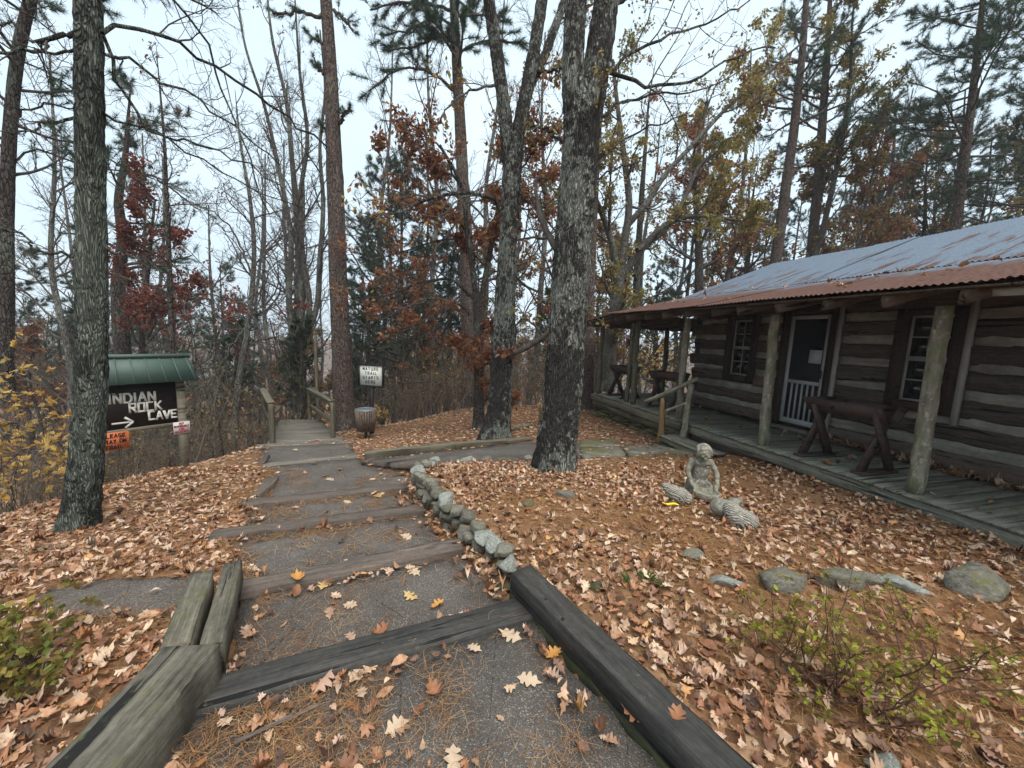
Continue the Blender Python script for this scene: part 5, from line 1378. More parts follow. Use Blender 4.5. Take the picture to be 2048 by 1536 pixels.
# --- the big oak in front, forking high up
st = stem_px([(1108,948,96),(1112,900,82),(1120,830,75),(1130,700,74),(1142,540,74),(1154,400,72),(1162,300,70),(1166,235,76)], 5.0)
a_ = stem_px([(1155,260,46),(1146,180,43),(1146,90,42),(1152,0,42),(1160,-150,38),(1168,-400,30),(1172,-600,22)], 5.0, 5.0, False); b_ = stem_px([(1172,255,50),(1184,190,52),(1198,100,53),(1212,0,48),(1228,-150,40),(1246,-400,30),(1256,-600,20)], 5.0, 5.2, False)
LB = [limb_px([(1205,140),(1260,165),(1330,170),(1400,150),(1460,115),(1550,95)], 9, 3, 5.1, 6.0), limb_px([(1190,240),(1240,205),(1310,190),(1400,180),(1500,130)], 7, 2, 5.1, 6.2), limb_px([(1185,330),(1230,290),(1300,255),(1380,225)], 7, 2, 5.0, 5.8),
      limb_px([(1215,20),(1270,-10),(1340,-60)], 9, 4, 5.1, 5.8), limb_px([(1210,145),(1270,100),(1340,70),(1420,40),(1500,0)], 8, 3, 5.1, 6.4), limb_px([(1128,295),(1090,258),(1060,255)], 7, 3, 5.0, 5.4),
      limb_px([(1170,385),(1215,345),(1260,330),(1330,290)], 5, 2, 5.1, 6.2)]
tree('oak_tree', 'biggest oak in front, thick lichen-patched trunk forking in two near the top', None, base_of(st), [st, a_, b_], 'oak_bark', 107,
     [dict(k=3, t0=.55, t1=1, l0=.8, l1=2.0, a0=40, a1=80, n=8, wig=.18, up=.04, rf=.25, absolute=True, sides=6, rmin=.009),
      dict(k=8, t0=.2, t1=1, l0=.25, l1=.5, a0=25, a1=65, n=7, wig=.24, up=.02, rf=.5, sides=4, rmin=.0045),
      dict(k=6, t0=.15, t1=1, l0=.3, l1=.6, a0=25, a1=65, n=4, wig=.26, up=.0, rf=.6, sides=3, rmin=.003)],
     [('crown', 2, ('leaf', 5, .06, BROWN + YGREEN, .4))], LB, 52, ring=.045, furrow=.015)

# --- pine right behind it
st = stem_px([(1172,824,30),(1174,760,27),(1178,600,24),(1184,430,22),(1192,280,20),(1200,120,18),(1206,0,16),(1214,-250,10),(1218,-380,6)], 11.2)
tree('pine_tree', 'slim red-brown pine right behind the biggest oak', None, base_of(st), [st], 'pine_bark', 108, PINEB(14, .72, 1.0, 2.2, 7), [('crown', 1, ('needle', (5, 16), .16, PINE, .009, .8))], (), 16)

# --- spreading oak with yellow-green leaves behind the porch end
st = stem_px([(1215,760,28),(1222,690,25),(1230,610,24),(1238,545,25)], 12.0)
a_ = stem_px([(1236,560,16),(1222,480,13),(1205,430,12),(1190,395,10),(1170,330,6)], 12, 11.5, False); b_ = stem_px([(1240,550,18),(1250,480,16),(1258,410,14),(1250,330,12),(1236,220,9),(1225,120,6)], 12, 12.3, False)
c_ = stem_px([(1242,555,17),(1275,510,15),(1310,468,14),(1350,440,12),(1410,432,9),(1480,442,5)], 12, 11.2, False); d_ = stem_px([(1255,450,13),(1290,410,12),(1330,350,11),(1385,290,10),(1450,220,8),(1530,150,6),(1610,80,4)], 12.1, 11.5, False)
e_ = stem_px([(1275,500,10),(1320,470,10),(1370,395,9),(1400,330,7),(1500,280,5)], 11.7, 12.5, False)
tree('oak_tree', 'spreading oak with yellow-green leaves behind the far end of the porch', None, base_of(st), [st, a_, b_, c_, d_, e_], 'grey_bark', 109,
     [dict(k=7, t0=.25, t1=1, l0=1.0, l1=2.6, a0=25, a1=70, n=8, wig=.16, up=.08, rf=.5, absolute=True, sides=5, rmin=.009),
      dict(k=7, t0=.2, t1=1, l0=.3, l1=.6, a0=25, a1=65, n=6, wig=.22, up=.05, rf=.6, sides=4, rmin=.006),
      dict(k=4, t0=.2, t1=1, l0=.35, l1=.65, a0=25, a1=65, n=5, wig=.24, up=.0, rf=.6, sides=3, rmin=.004)],
     [('crown', 2, ('leaf', 13, .10, YGREEN, .85))], (), 14)

# --- pines and oaks behind the cabin roof
def back_pine(label, pts, Y, seed, k1=24, t0=.32, l=(1.4, 3.2), dens=(5, 16), grp='pines behind the cabin'):
    pts = pts + [(2*pts[-1][0]-pts[-2][0], 2*pts[-1][1]-pts[-2][1], 1)]; st = stem_px(pts, Y); tree('pine_tree', label, grp, base_of(st), [st], 'pine_bark', seed, PINEB(k1, t0, l[0], l[1], 8), [('crown', 1, ('needle', dens, .19, PINE, .011, .75))], (), 12)
back_pine('leaning pine above the left end of the roof ridge', [(1535,640,27),(1552,520,24),(1574,360,22),(1592,220,19),(1606,90,15),(1614,-20,12),(1622,-150,6)], 15.5, 110, 20, .45, (1.0, 2.4), (4, 16))
back_pine('straight pine just right of the leaning one behind the roof', [(1612,640,26),(1624,500,23),(1638,340,21),(1648,200,17),(1656,80,13),(1662,-60,7)], 17.0, 111, 34, .38, (1.4, 3.2), (5, 18))
back_pine('big pine with long boughs above the right part of the roof', [(1892,620,30),(1908,480,25),(1924,360,23),(1940,230,20),(1956,90,16),(1970,-40,12),(1985,-200,6)], 13.5, 112, 44, .34, (1.6, 3.8), (5, 20))
back_pine('pine half out of the picture at the right edge', [(2060,620,30),(2075,450,25),(2085,300,20),(2095,150,14),(2105,0,8)], 12.5, 113, 40, .22, (1.8, 3.8), (4, 20))
back_pine('thin crooked pine in the gap right of the roof ridge end', [(1720,640,16),(1760,490,14),(1778,400,12),(1785,330,9),(1790,260,5)], 19, 114, 20, .35, (1.0, 2.2))
back_pine('pine between the straight one and the big one', [(1700,640,14),(1712,520,13),(1755,400,10),(1768,300,7),(1775,230,4)], 22, 115, 22, .35, (1.2, 2.6))
def back_oak(label, pts, Y, seed, cols, size=.11, cnt=7, keep=.55, bark='dark_bark', k1=12, l=(1.0, 2.6), grp='oaks behind the cabin', t0=.3):
    pts = pts + [(2*pts[-1][0]-pts[-2][0]+8, 2*pts[-1][1]-pts[-2][1], 1)]; st = stem_px(pts, Y); tree('oak_tree', label, grp, base_of(st), [st], bark, seed, [dict(k=k1, t0=t0, t1=1, l0=l[0], l1=l[1], a0=30, a1=75, n=8, wig=.17, up=.06, rf=.5, absolute=True, sides=5, rmin=.009, taper_t=.6),
      dict(k=7, t0=.2, t1=1, l0=.3, l1=.6, a0=25, a1=65, n=6, wig=.22, up=.04, rf=.6, sides=3, rmin=.006), dict(k=4, t0=.2, t1=1, l0=.35, l1=.65, a0=25, a1=65, n=3, wig=.24, up=0, rf=.6, sides=3, rmin=.0045)],
      [('crown', 2, ('leaf', int(cnt*1.9), size, cols, min(1, keep*1.35)))], (), 12)
back_oak('slim dark oak right of the yellow-green one', [(1262,760,16),(1270,620,15),(1278,480,13),(1284,380,11),(1292,280,7),(1298,200,4)], 14.5, 120, RUST, .10, 4, .35)
back_oak('rust-leaved oak above the porch roof', [(1395,660,20),(1398,560,18),(1396,470,15),(1392,390,11),(1388,320,6)], 15.5, 121, RUST, .12, 8, .7, k1=14, l=(1.2, 2.6))
back_oak('tall oak with olive leaves between the two pines behind the roof', [(1590,640,14),(1640,480,13),(1680,300,11),(1700,160,8),(1705,40,5)], 16.2, 122, YGREEN, .13, 9, .7, k1=16, l=(1.2, 2.8), t0=.4)
back_oak('red-brown oak low behind the middle of the roof', [(1720,640,14),(1735,540,12),(1745,450,9),(1750,370,5)], 17.5, 123, RED + RUST, .12, 7, .6, k1=12, l=(1.2, 2.8))
back_oak('brown oak low behind the roof near the ridge end', [(1480,640,14),(1490,560,12),(1500,480,9),(1505,400,5)], 17, 124, RUST + YGREEN, .12, 7, .55, k1=12, l=(1.2, 2.6))
back_oak('olive oak behind the big pine at the right', [(1830,640,14),(1840,540,12),(1850,440,9),(1852,350,5)], 18, 125, YGREEN + RUST, .12, 7, .55, k1=12, l=(1.2, 2.8))

# --- bare multi-stemmed tree left of the tall pine
st = stem_px([(592,800,34),(590,740,30),(592,690,28)], 12.2)
mst = [st] + [stem_px(p, 12.2, y1, False) for p, y1 in (([(588,700,15),(578,600,13),(582,480,11),(560,350,9),(528,210,7),(490,90,5),(470,-40,3)], 11.4), ([(594,700,17),(604,600,15),(598,450,13),(585,330,11),(572,200,8),(545,80,6),(530,-60,3)], 12.8),
       ([(597,700,15),(618,620,13),(606,520,12),(600,400,10),(615,280,8),(600,150,6),(590,0,3)], 12.0), ([(600,700,14),(632,620,12),(640,520,11),(646,400,9),(640,300,7),(650,180,5),(640,60,3)], 12.6))]
tree('bare_tree', 'bare many-stemmed tree standing left of the tall pine', None, base_of(st), mst, 'grey_bark', 130, BARE(8, .2, .9, 2.2, (6, 5, 3), .14, (20, 55)), [('crown', 3, ('leaf', 2, .09, BROWN, .05))], (), 12)
st = stem_px([(470,850,16),(478,760,14),(496,650,12),(506,560,11),(508,500,10),(500,400,8),(480,280,5),(470,180,1)], 9.0)
tree('bare_tree', 'thin bare tree leaning right between cave sign and boardwalk', None, base_of(st), [st], 'grey_bark', 131, BARE(9, .2, .8, 1.9, (6, 5, 2), .08), None, [limb_px([(500,640),(440,730),(410,790)], 6, 3, 9, 8.6), limb_px([(508,530),(560,480),(600,440)], 5, 2, 9, 9.4), limb_px([(506,560),(470,470),(420,420),(380,410)], 5, 2, 9, 8.6)], 10)
st = stem_px([(352,880,16),(346,760,14),(342,640,13),(338,520,12),(334,420,10),(330,300,7),(320,180,4),(312,90,1)], 8.0)
tree('bare_tree', 'thin upright tree rising behind the cave sign roof', None, base_of(st), [st], 'dark_bark', 132, BARE(10, .3, .7, 1.6, (6, 4, 2), .02, (45, 85)), [('crown', 2, ('leaf', 2, .08, RED, .15))], (), 10)
# --- gnarled pine with red oak leaves around it, left of centre
st = stem_px([(250,830,44),(246,720,38),(240,640,36),(236,560,30),(246,480,26),(238,400,20),(250,320,14),(256,240,8),(262,160,2)], 11.0)
tree('pine_tree', 'gnarled pine with flat dark boughs behind the cave sign', None, base_of(st), [st], 'dark_bark', 133, PINEB(14, .45, 1.0, 2.4, 8, .02), [('crown', 1, ('needle', (5, 16), .17, PINE, .010, .8))], [limb_px([(255,620),(290,600),(330,590),(370,600)], 8, 3, 11, 10.6), limb_px([(250,340),(300,350),(360,390),(400,420)], 6, 3, 11, 10.6)], 14)
st = stem_px([(285,850,16),(282,740,14),(288,620,12),(300,500,9),(310,400,5)], 9.6)
tree('oak_tree', 'young oak with dark red leaves between left oak and gnarled pine', None, base_of(st), [st], 'dark_bark', 134, [dict(k=14, t0=.35, t1=1, l0=.8, l1=1.7, a0=45, a1=85, n=8, wig=.16, up=.03, rf=.5, absolute=True, sides=5, rmin=.007),
      dict(k=7, t0=.2, t1=1, l0=.3, l1=.6, a0=25, a1=65, n=6, wig=.22, up=.0, rf=.6, sides=3, rmin=.005), dict(k=4, t0=.2, t1=1, l0=.35, l1=.65, a0=25, a1=65, n=3, wig=.24, up=0, rf=.6, sides=3, rmin=.004)],
      [('crown', 2, ('leaf', 14, .10, RED, .85))], [limb_px([(286,640),(360,590),(430,590),(490,610),(540,640)], 5, 2, 9.6, 9.0), limb_px([(284,700),(350,640),(420,640),(480,670)], 4, 2, 9.6, 9.2)], 10)
# --- cedars
def cedar(label, px, py_base, py_top, Y, seed, k1=46, l=(.7, 1.5), cols=CEDAR, w=14, grp='dark evergreens at the edge of the woods'):
    st = stem_px([(px, py_base, w), (px + 2, (py_base + py_top)/2, w*.6), (px + 5, py_top, 2)], Y)
    tree('cedar_tree', label, grp, base_of(st), [st], 'dark_bark', seed, [dict(k=k1, t0=.12, t1=1, l0=l[0], l1=l[1], a0=50, a1=85, n=7, wig=.12, up=.06, rf=.4, absolute=True, sides=4, rmin=.006, taper_t=.75),
      dict(k=8, t0=.15, t1=1, l0=.25, l1=.45, a0=25, a1=60, n=4, wig=.18, up=.03, rf=.5, sides=3, rmin=.004)], [('crown', 1, ('needle', (5, 12), .11, cols, .016, .6))], (), 10)
cedar('tall dark evergreen behind the trail sign', 800, 820, 330, 15.0, 140, 60, (1.3, 2.5), CEDAR + PINE)
cedar('lower dark evergreen between tall pine and trail sign', 735, 830, 560, 12.5, 141, 40, (.8, 1.6))
cedar('bushy evergreen clinging to the multi-stemmed tree', 600, 830, 640, 11.8, 142, 40, (.6, 1.2))
cedar('dark evergreen behind the biggest oak, left of the porch', 1098, 800, 580, 15.0, 143, 50, (.9, 1.8))
cedar('dark evergreen seen through the porch posts', 1310, 800, 560, 16.0, 144, 50, (1.2, 2.2))
cedar('small evergreen below the red-leaved bough', 470, 830, 650, 12.5, 145, 30, (.6, 1.2))
# ================================================================ woods beyond: a few grown trees, copied one by one
def gz(x, y): return float(height0(np.array([x]), np.array([y]))[0])
def proto(name, seed, h, r, bark, levels, leaves, bend=.3):
    rng = np.random.default_rng(seed); n = 6; z = np.linspace(-.3, h, n); P = np.column_stack([np.cumsum(rng.normal(0, bend, n)) * .5, np.cumsum(rng.normal(0, bend, n)) * .5, z]); P -= np.array([P[0, 0], P[0, 1], 0])
    return tree(name, 'x', None, (0, 0, 0), [(P, np.linspace(r, r*.15, n))], bark, seed, levels, leaves, (), 8, ring=.5)
def OAKL(k1, l, a=(30, 70)): return [dict(k=k1, t0=.25, t1=1, l0=l[0], l1=l[1], a0=a[0], a1=a[1], n=7, wig=.16, up=.08, rf=.5, absolute=True, sides=4, rmin=.012, taper_t=.6),
      dict(k=6, t0=.2, t1=1, l0=.3, l1=.6, a0=25, a1=60, n=5, wig=.2, up=.05, rf=.6, sides=3, rmin=.008), dict(k=5, t0=.2, t1=1, l0=.35, l1=.65, a0=25, a1=60, n=4, wig=.22, up=.02, rf=.6, sides=3, rmin=.006)]
protos = {
 'bare_a': proto('bare_tree', 201, 11, .14, 'grey_bark', OAKL(14, (1.5, 3.5), (25, 60)), None),
 'bare_b': proto('bare_tree', 202, 9, .10, 'dark_bark', OAKL(12, (1.2, 3.0), (25, 60)), [('crown', 2, ('leaf', 2, .12, BROWN, .25))]),
 'rust': proto('oak_tree', 203, 9, .12, 'dark_bark', OAKL(13, (1.4, 3.0)), [('crown', 2, ('leaf', 13, .15, RUST, .85))]),
 'olive': proto('oak_tree', 204, 11, .13, 'grey_bark', OAKL(14, (1.4, 3.2)), [('crown', 2, ('leaf', 13, .15, YGREEN + RUST, .85))]),
 'pine': proto('pine_tree', 205, 15, .17, 'pine_bark', PINEB(30, .35, 1.5, 3.2, 8), [('crown', 1, ('needle', (5, 14), .22, PINE, .015, .75))], .15),
 'sap': proto('sapling', 206, 4.2, .028, 'dark_bark', [dict(k=9, t0=.25, t1=1, l0=.5, l1=1.3, a0=25, a1=60, n=6, wig=.16, up=.1, rf=.5, absolute=True, sides=3, rmin=.006), dict(k=5, t0=.2, t1=1, l0=.3, l1=.6, a0=25, a1=60, n=4, wig=.2, up=.05, rf=.6, sides=3, rmin=.004)], [('crown', 1, ('leaf', 3, .09, BROWN + RUST, .2))], .12),
 'sap2': proto('sapling', 207, 5.5, .035, 'grey_bark', [dict(k=10, t0=.3, t1=1, l0=.6, l1=1.5, a0=25, a1=65, n=6, wig=.18, up=.08, rf=.5, absolute=True, sides=3, rmin=.006), dict(k=6, t0=.2, t1=1, l0=.3, l1=.6, a0=25, a1=60, n=4, wig=.2, up=.03, rf=.6, sides=3, rmin=.004)], None, .2),
}
protos['twiggy'] = proto('bare_tree', 208, 12, .12, 'grey_bark', [dict(k=18, t0=.25, t1=1, l0=1.4, l1=3.4, a0=25, a1=65, n=8, wig=.15, up=.07, rf=.5, absolute=True, sides=4, rmin=.011, taper_t=.55),
      dict(k=8, t0=.15, t1=1, l0=.3, l1=.55, a0=25, a1=60, n=6, wig=.2, up=.04, rf=.6, sides=3, rmin=.007), dict(k=7, t0=.15, t1=1, l0=.3, l1=.6, a0=25, a1=60, n=4, wig=.22, up=.0, rf=.6, sides=3, rmin=.0045)], None)
protos['softpine'] = proto('pine_tree', 209, 13, .14, 'pine_bark', PINEB(36, .25, 1.3, 3.0, 9), [('crown', 1, ('needle', (6, 20), .17, PINE, .011, .95))], .15)
KIND = {'bare_a': 'bare grey tree', 'bare_b': 'dark tree with a few brown leaves', 'rust': 'rust-leaved oak', 'olive': 'olive-leaved oak', 'pine': 'tall pine', 'softpine': 'bushy pine', 'twiggy': 'bare fine-twigged tree', 'sap': 'thin sapling with a few brown leaves', 'sap2': 'thin bare sapling'}
def region(px): return 'in the woods beyond the cave sign' if px < 420 else 'beyond the boardwalk' if px < 700 else 'in the woods behind the trail sign' if px < 950 else 'in the woods behind the oaks in the yard' if px < 1250 else 'in the woods behind the cabin'
used = set(); frng = np.random.default_rng(77)
def plant(kind, px, Y, sc=1.0, x=None):
    P = atY(px, 700, Y); x = P[0] if x is None else x
    if 6.5 < Y < 14 and edge_dist([(-4.3, 7.5), (-7.6, 13.2)], np.array([x]), np.array([Y]))[0] < 1.1: x -= 2.0
    o = protos[kind] if kind not in used else copy_tree(protos[kind]); used.add(kind)
    o.location = (x, Y, gz(x, Y)); o.rotation_euler = (0, 0, frng.uniform(0, 6.28)); o.scale = (sc*frng.uniform(.9, 1.1),)*2 + (sc*frng.uniform(.9, 1.15),)
    o['label'] = KIND[kind] + ' ' + region(px); o['group'] = KIND[kind] + 's ' + region(px)
for kind, lo, hi, y0, y1, n, s0, s1 in (('bare_a', -50, 700, 16, 34, 9, .8, 1.2), ('bare_b', -50, 720, 14, 30, 8, .8, 1.2), ('rust', -20, 700, 13, 26, 14, .6, .9), ('olive', 0, 660, 16, 30, 7, .6, .85), ('pine', -20, 560, 20, 38, 8, .7, .95),
     ('bare_b', 700, 1250, 15, 34, 7, .7, 1.1), ('rust', 720, 1240, 15, 30, 13, .55, .95), ('olive', 760, 1350, 16, 32, 9, .6, 1.0), ('pine', 720, 1250, 18, 36, 8, .55, .85), ('bare_a', 720, 1250, 18, 36, 7, .7, 1.1),
     ('pine', 1400, 2250, 22, 40, 9, .75, 1.1), ('rust', 1350, 2150, 20, 36, 5, .8, 1.15), ('olive', 1350, 2150, 20, 34, 8, .8, 1.15), ('bare_a', 1350, 2100, 22, 36, 4, .8, 1.1),
     ('twiggy', 60, 700, 13, 21, 8, 1.15, 1.5), ('twiggy', 120, 720, 18, 26, 4, 1.6, 1.9), ('twiggy', 720, 1120, 17, 24, 4, 1.5, 1.8), ('twiggy', 1200, 2000, 14, 22, 7, 1.0, 1.3), ('twiggy', 700, 1150, 14, 20, 5, 1.0, 1.3), ('softpine', 1330, 2150, 17, 26, 6, .9, 1.2), ('softpine', 690, 960, 13.5, 20, 6, .7, 1.1),
     ('softpine', -40, 380, 13, 20, 4, .8, 1.1), ('olive', 1350, 2050, 15.5, 19, 5, .9, 1.2), ('rust', 1350, 1800, 15.5, 18, 2, .7, .9),
     ('sap', 40, 560, 7.5, 13, 12, .7, 1.1), ('sap2', 60, 600, 7.5, 13, 12, .7, 1.1), ('sap', 700, 1080, 12.5, 17, 10, .6, 1.0), ('sap2', 700, 1090, 12.5, 17, 10, .6, 1.0)):
    for i in range(n):
        plant(kind, lo + (hi - lo) * (i + frng.uniform(.1, .9)) / n, frng.uniform(y0, y1), frng.uniform(s0, s1))

# tangle of brush along the edge of the slope: nobody could count it
def brush(name, label, n, box, h, leafcols, seed, keep=.25, lsize=.06):
    rng = np.random.default_rng(seed); x = rng.uniform(box[0], box[1], n); y = rng.uniform(box[2], box[3], n)
    ok = (x * .3 + y > box[4]) if len(box) > 4 else np.ones(n, bool); x, y = x[ok], y[ok]; n = len(x); z = height0(x, y) - .05
    L = rng.uniform(h[0], h[1], n); d = unit(np.column_stack([rng.normal(0, .22, n), rng.normal(0, .22, n), np.ones(n)])); pts = [np.column_stack([x, y, z])]
    for _ in range(5): d = unit(d + rng.normal(0, .13, (n, 3))); pts.append(pts[-1] + d * (L/5)[:, None])
    P = np.stack(pts, 1); Rr = (rng.uniform(.004, .010, n))[:, None] * np.linspace(1, .4, 6)
    C, Rc = grow(rng, P, Rr, 4, .3, 1, .2, .5, 25, 65, 4, .2, .03, .6, rmin=.003); D, Rd = grow(rng, C, Rc, 2, .2, 1, .35, .8, 25, 65, 3, .2, .0, .6, rmin=.0025)
    V1, Q1 = tubes(P, Rr, 3); V2, Q2 = tubes(C, Rc, 3); V3, Q3 = tubes(D, Rd, 3)
    o = link(name, np_mesh(name, np.concatenate([V1, V2, V3]), quads=np.concatenate([Q1, Q2 + len(V1), Q3 + len(V1) + len(V2)]), mat=M['brush_twig'])); tag(o, label, 'brush', None, 'stuff')
    V, _, q, cc, mt = foliage(rng, ('leaf', 3, lsize, leafcols, keep), D); link('brush_leaves', np_mesh('brush_leaves', V, quads=q, mat=mt, tint=cc), o)['kind'] = 'stuff'
brush('brush', 'tangle of brown brush behind the trail sign and bin', 500, (-4.6, 1.2, 11.0, 15.5), (.9, 2.6), BROWN + RUST + YGREEN, 301, .5)
brush('brush', 'tangle of brush on the slope left of the boardwalk', 430, (-9.5, -5.6, 6.0, 12.0), (.9, 2.6), BROWN + YGREEN, 302, .5)
brush('brush', 'tangle of brush on the slope behind the cave sign', 330, (-10, -6.2, 2.0, 7.0), (.8, 2.2), BROWN + YGREEN + RUST, 303, .35)
brush('brush', 'tangle of brush beyond the far end of the porch', 220, (1.5, 8.5, 14.0, 18.0), (.9, 2.6), BROWN + RUST + YGREEN, 304, .4)
# distant wooded hills: the land, and the far wood that stands on it
def hill_z(x, y):
    r = np.hypot(x, y); az = np.arctan2(x, y)
    return -14 + 11*np.sin(np.clip((r - 60)/140, 0, 1)*math.pi/2) * (.7 + .6*vnoise(az*5, r*.01, 1))
def hills():
    nx, ny = 160, 20; az = np.linspace(R(-80), R(80), nx); rad = np.linspace(60, 230, ny); A, RR = np.meshgrid(az, rad); X, Y = RR*np.sin(A), RR*np.cos(A)
    i = np.arange(ny-1)[:, None]*nx + np.arange(nx-1)[None]
    tag(link('hills', np_mesh('hills', np.stack([X, Y, hill_z(X, Y)], -1).reshape(-1, 3), quads=np.stack([i, i+1, i+nx+1, i+nx], -1).reshape(-1, 4), mat=M['far_wood'], smooth=True)), kind='structure')
    rng = np.random.default_rng(19); n = 3400; az = rng.uniform(R(-75), R(75), n); r = np.sqrt(rng.uniform(48**2, 200**2, n)); x, y = r*np.sin(az), r*np.cos(az); z = np.maximum(hill_z(x, y), np.where(r < 75, height0(x, y), -99))
    m = 10; h = rng.uniform(6, 11, n); q = rng.normal(size=(n, m, 3))*np.array([1.4, 1.4, 1])*(h*.16)[:, None, None]; q[..., 2] += (h*.62)[:, None]; pos = (q + np.stack([x, y, z], -1)[:, None]).reshape(-1, 3)
    pal = np.array([(.19,.165,.155),(.22,.19,.18),(.16,.14,.13),(.25,.16,.12),(.20,.17,.11),(.08,.10,.075),(.28,.14,.09)]); col = pal[rng.choice(7, n, p=[.26,.2,.18,.1,.1,.11,.05])]
    V, qd, _ = kites(rng, pos, 1.2, [(1, 1, 1)], 0, .22); cc = np.repeat(np.repeat(col, m, 0)*rng.uniform(.8, 1.2, (n*m, 1)), 4, 0)
    tag(link('far_wood', np_mesh('far_wood', V, quads=qd, mat=M['leaf'], tint=cc)), 'hazy grey-brown woods covering the distant hills', 'woods', None, 'stuff')
hills()

# ================================================================ leaves: an oak leaf with pointed lobes, folded along its rib
def oak_leaf(wide=.42, k=1.0):
    right = []
    for i in range(3):
        y = .20 + i*.245; w = wide * (.66, 1.0, .78)[i]
        right += [(w*.36, y - .09), (w*.97, y - .01), (w*.86, y + .085)]
    right += [(wide*.30, .83)]
    V = [(0, -.12)] + [(0, y) for y in (.11, .355, .60, .83)] + [(0, 1.0)]
    nm = len(V); nr = len(right); V = V + right + [(-x*.95, y + .03*k*(-1)**j) for j, (x, y) in enumerate(right)]; F = []
    for side in (0, 1):
        o = nm + side*nr; t = lambda a, b, c_: F.append((a, b, c_) if side == 0 else (a, c_, b))
        t(0, o, 1)
        for i in range(3):
            q = o + 3*i; m = 1 + i
            t(m, q, q+1); t(m, q+1, q+2); t(m, q+2, q+3); t(m, q+3, m+1)
        t(4, o+9, 5)
    return np.array([(x, y - .45, 0) for x, y in V]), np.array(F)
LV, LF = oak_leaf(); LV2, LF2 = oak_leaf(.33, .6)
LV3 = LV.copy(); _yy = np.clip((LV3[:, 1] + .57)/1.12, 0, 1); _e = .30*np.sin(math.pi*np.clip(_yy, .02, .99))**.8; LV3[6:, 0] = np.sign(LV3[6:, 0])*_e[6:]      # plain oval leaf
LITTER = np.array([(.47,.315,.205),(.58,.43,.305),(.39,.222,.132),(.315,.158,.086),(.255,.113,.057),(.17,.078,.043),(.34,.160,.070),(.48,.255,.10),(.225,.128,.088),(.49,.335,.255),(.095,.052,.035)])
LW = np.array([.17,.13,.15,.13,.11,.09,.05,.02,.06,.08,.06])
def shape_leaves(rng, n, size, curl=1.0, oval=.28):
    rk = rng.random(n)[:, None, None]; base = np.where(rk < (1 - oval)*.58, LV[None], np.where(rk < 1 - oval, LV2[None], LV3[None])).copy(); curl = curl*np.where(rng.random(n) < .35, 1.9, .8)[:, None]
    w = rng.uniform(.85, 1.25, n)[:, None]; x, y = base[..., 0]*w, base[..., 1]
    bx = rng.normal(0, .12, n)[:, None]; x = x + bx*y*y; k1 = rng.normal(.5, .8, n)[:, None]*curl; k2 = rng.normal(.3, .7, n)[:, None]*curl; tw = rng.normal(0, .6, n)[:, None]*curl
    z = k1*np.abs(x)*.9 + k2*y*y + tw*x*y + rng.normal(0, .04, x.shape)*curl
    return np.stack([x, y, z], -1) * size[:, None, None]
def scatter(rng, x, y, z, nrm_tilt, size, cols, curl=1.0, lift=.03):
    n = len(x); V = shape_leaves(rng, n, size, curl); yaw = rng.uniform(0, 2*math.pi, n); c_, s_ = np.cos(yaw)[:, None], np.sin(yaw)[:, None]
    X = V[..., 0]*c_ - V[..., 1]*s_; Y = V[..., 0]*s_ + V[..., 1]*c_
    ta, tb = rng.normal(0, nrm_tilt, n)[:, None], rng.normal(0, nrm_tilt, n)[:, None]
    Z = V[..., 2] + X*np.tan(np.clip(ta, -.9, .9)) + Y*np.tan(np.clip(tb, -.9, .9))
    Z = Z - Z.min(axis=1, keepdims=True)*.75 + (rng.random(n)*lift)[:, None]
    W = np.stack([X + x[:, None], Y + y[:, None], Z + z[:, None]], -1).reshape(-1, 3)
    T = (LF[None] + (np.arange(n)*len(LV))[:, None, None]).reshape(-1, 3)
    return W, T, np.repeat(cols, len(LV), axis=0)
def tints(rng, n, pal=LITTER, wts=LW):
    return pal[rng.choice(len(pal), n, p=wts/wts.sum())] * rng.uniform(.8, 1.35, (n, 1))
def ground_mask(x, y):
    """0..1: how thick the litter lies"""
    d = np.full(x.shape, 1.0)
    for i, poly in enumerate(PATH_ALL):
        m = inside(poly, x, y); e = edge_dist(poly, x, y)
        thin = np.where(e < .02 + .15*vnoise(x, y, 3.1), .42, .012)
        if i == 0: thin = np.where((vnoise(x, y, 1.7) > .62) & (y > .5), np.maximum(thin, .22), thin); thin = np.where(x < -.55 + .35*vnoise(x, y, 2.2), np.maximum(thin, .5), thin)
        if i == len(PATH_ALL) - 1: thin = np.where(e < .03, .5, .02)
        d = np.where(m, thin, d)
    # deck and cabin
    v = math.cos(TH)*x + math.sin(TH)*y; u = -math.sin(TH)*x + math.cos(TH)*y
    d = np.where((v > 4.86) & (u < 9.25), 0, d)
    for a, b, w in (((-1.35,1.50),(-1.25,.45),.14),((-1.50,1.55),(-1.76,2.13),.08),((-1.36,1.56),(-1.67,2.26),.07),((.115,2.25),(.88,.75),.11),((-1.32,1.41),(.14,2.045),.10),((-1.72,2.255),(-.36,2.885),.10),((-2.2,3.2),(-.87,3.745),.10),((-2.7,3.98),(-1.26,4.58),.10),((-3.80,5.60),(-2.60,6.26),.09),((-2.36,5.98),(.42,6.95),.06)):
        d = np.where(edge_dist([a, b], x, y) < w, 0, d)
    d = np.where((x > -6.6) & (x < -3.5) & inside([(-4.9,7.2),(-3.4,7.7),(-5.4,10.3),(-6.4,10.2)], x, y), .03, d)
    return d
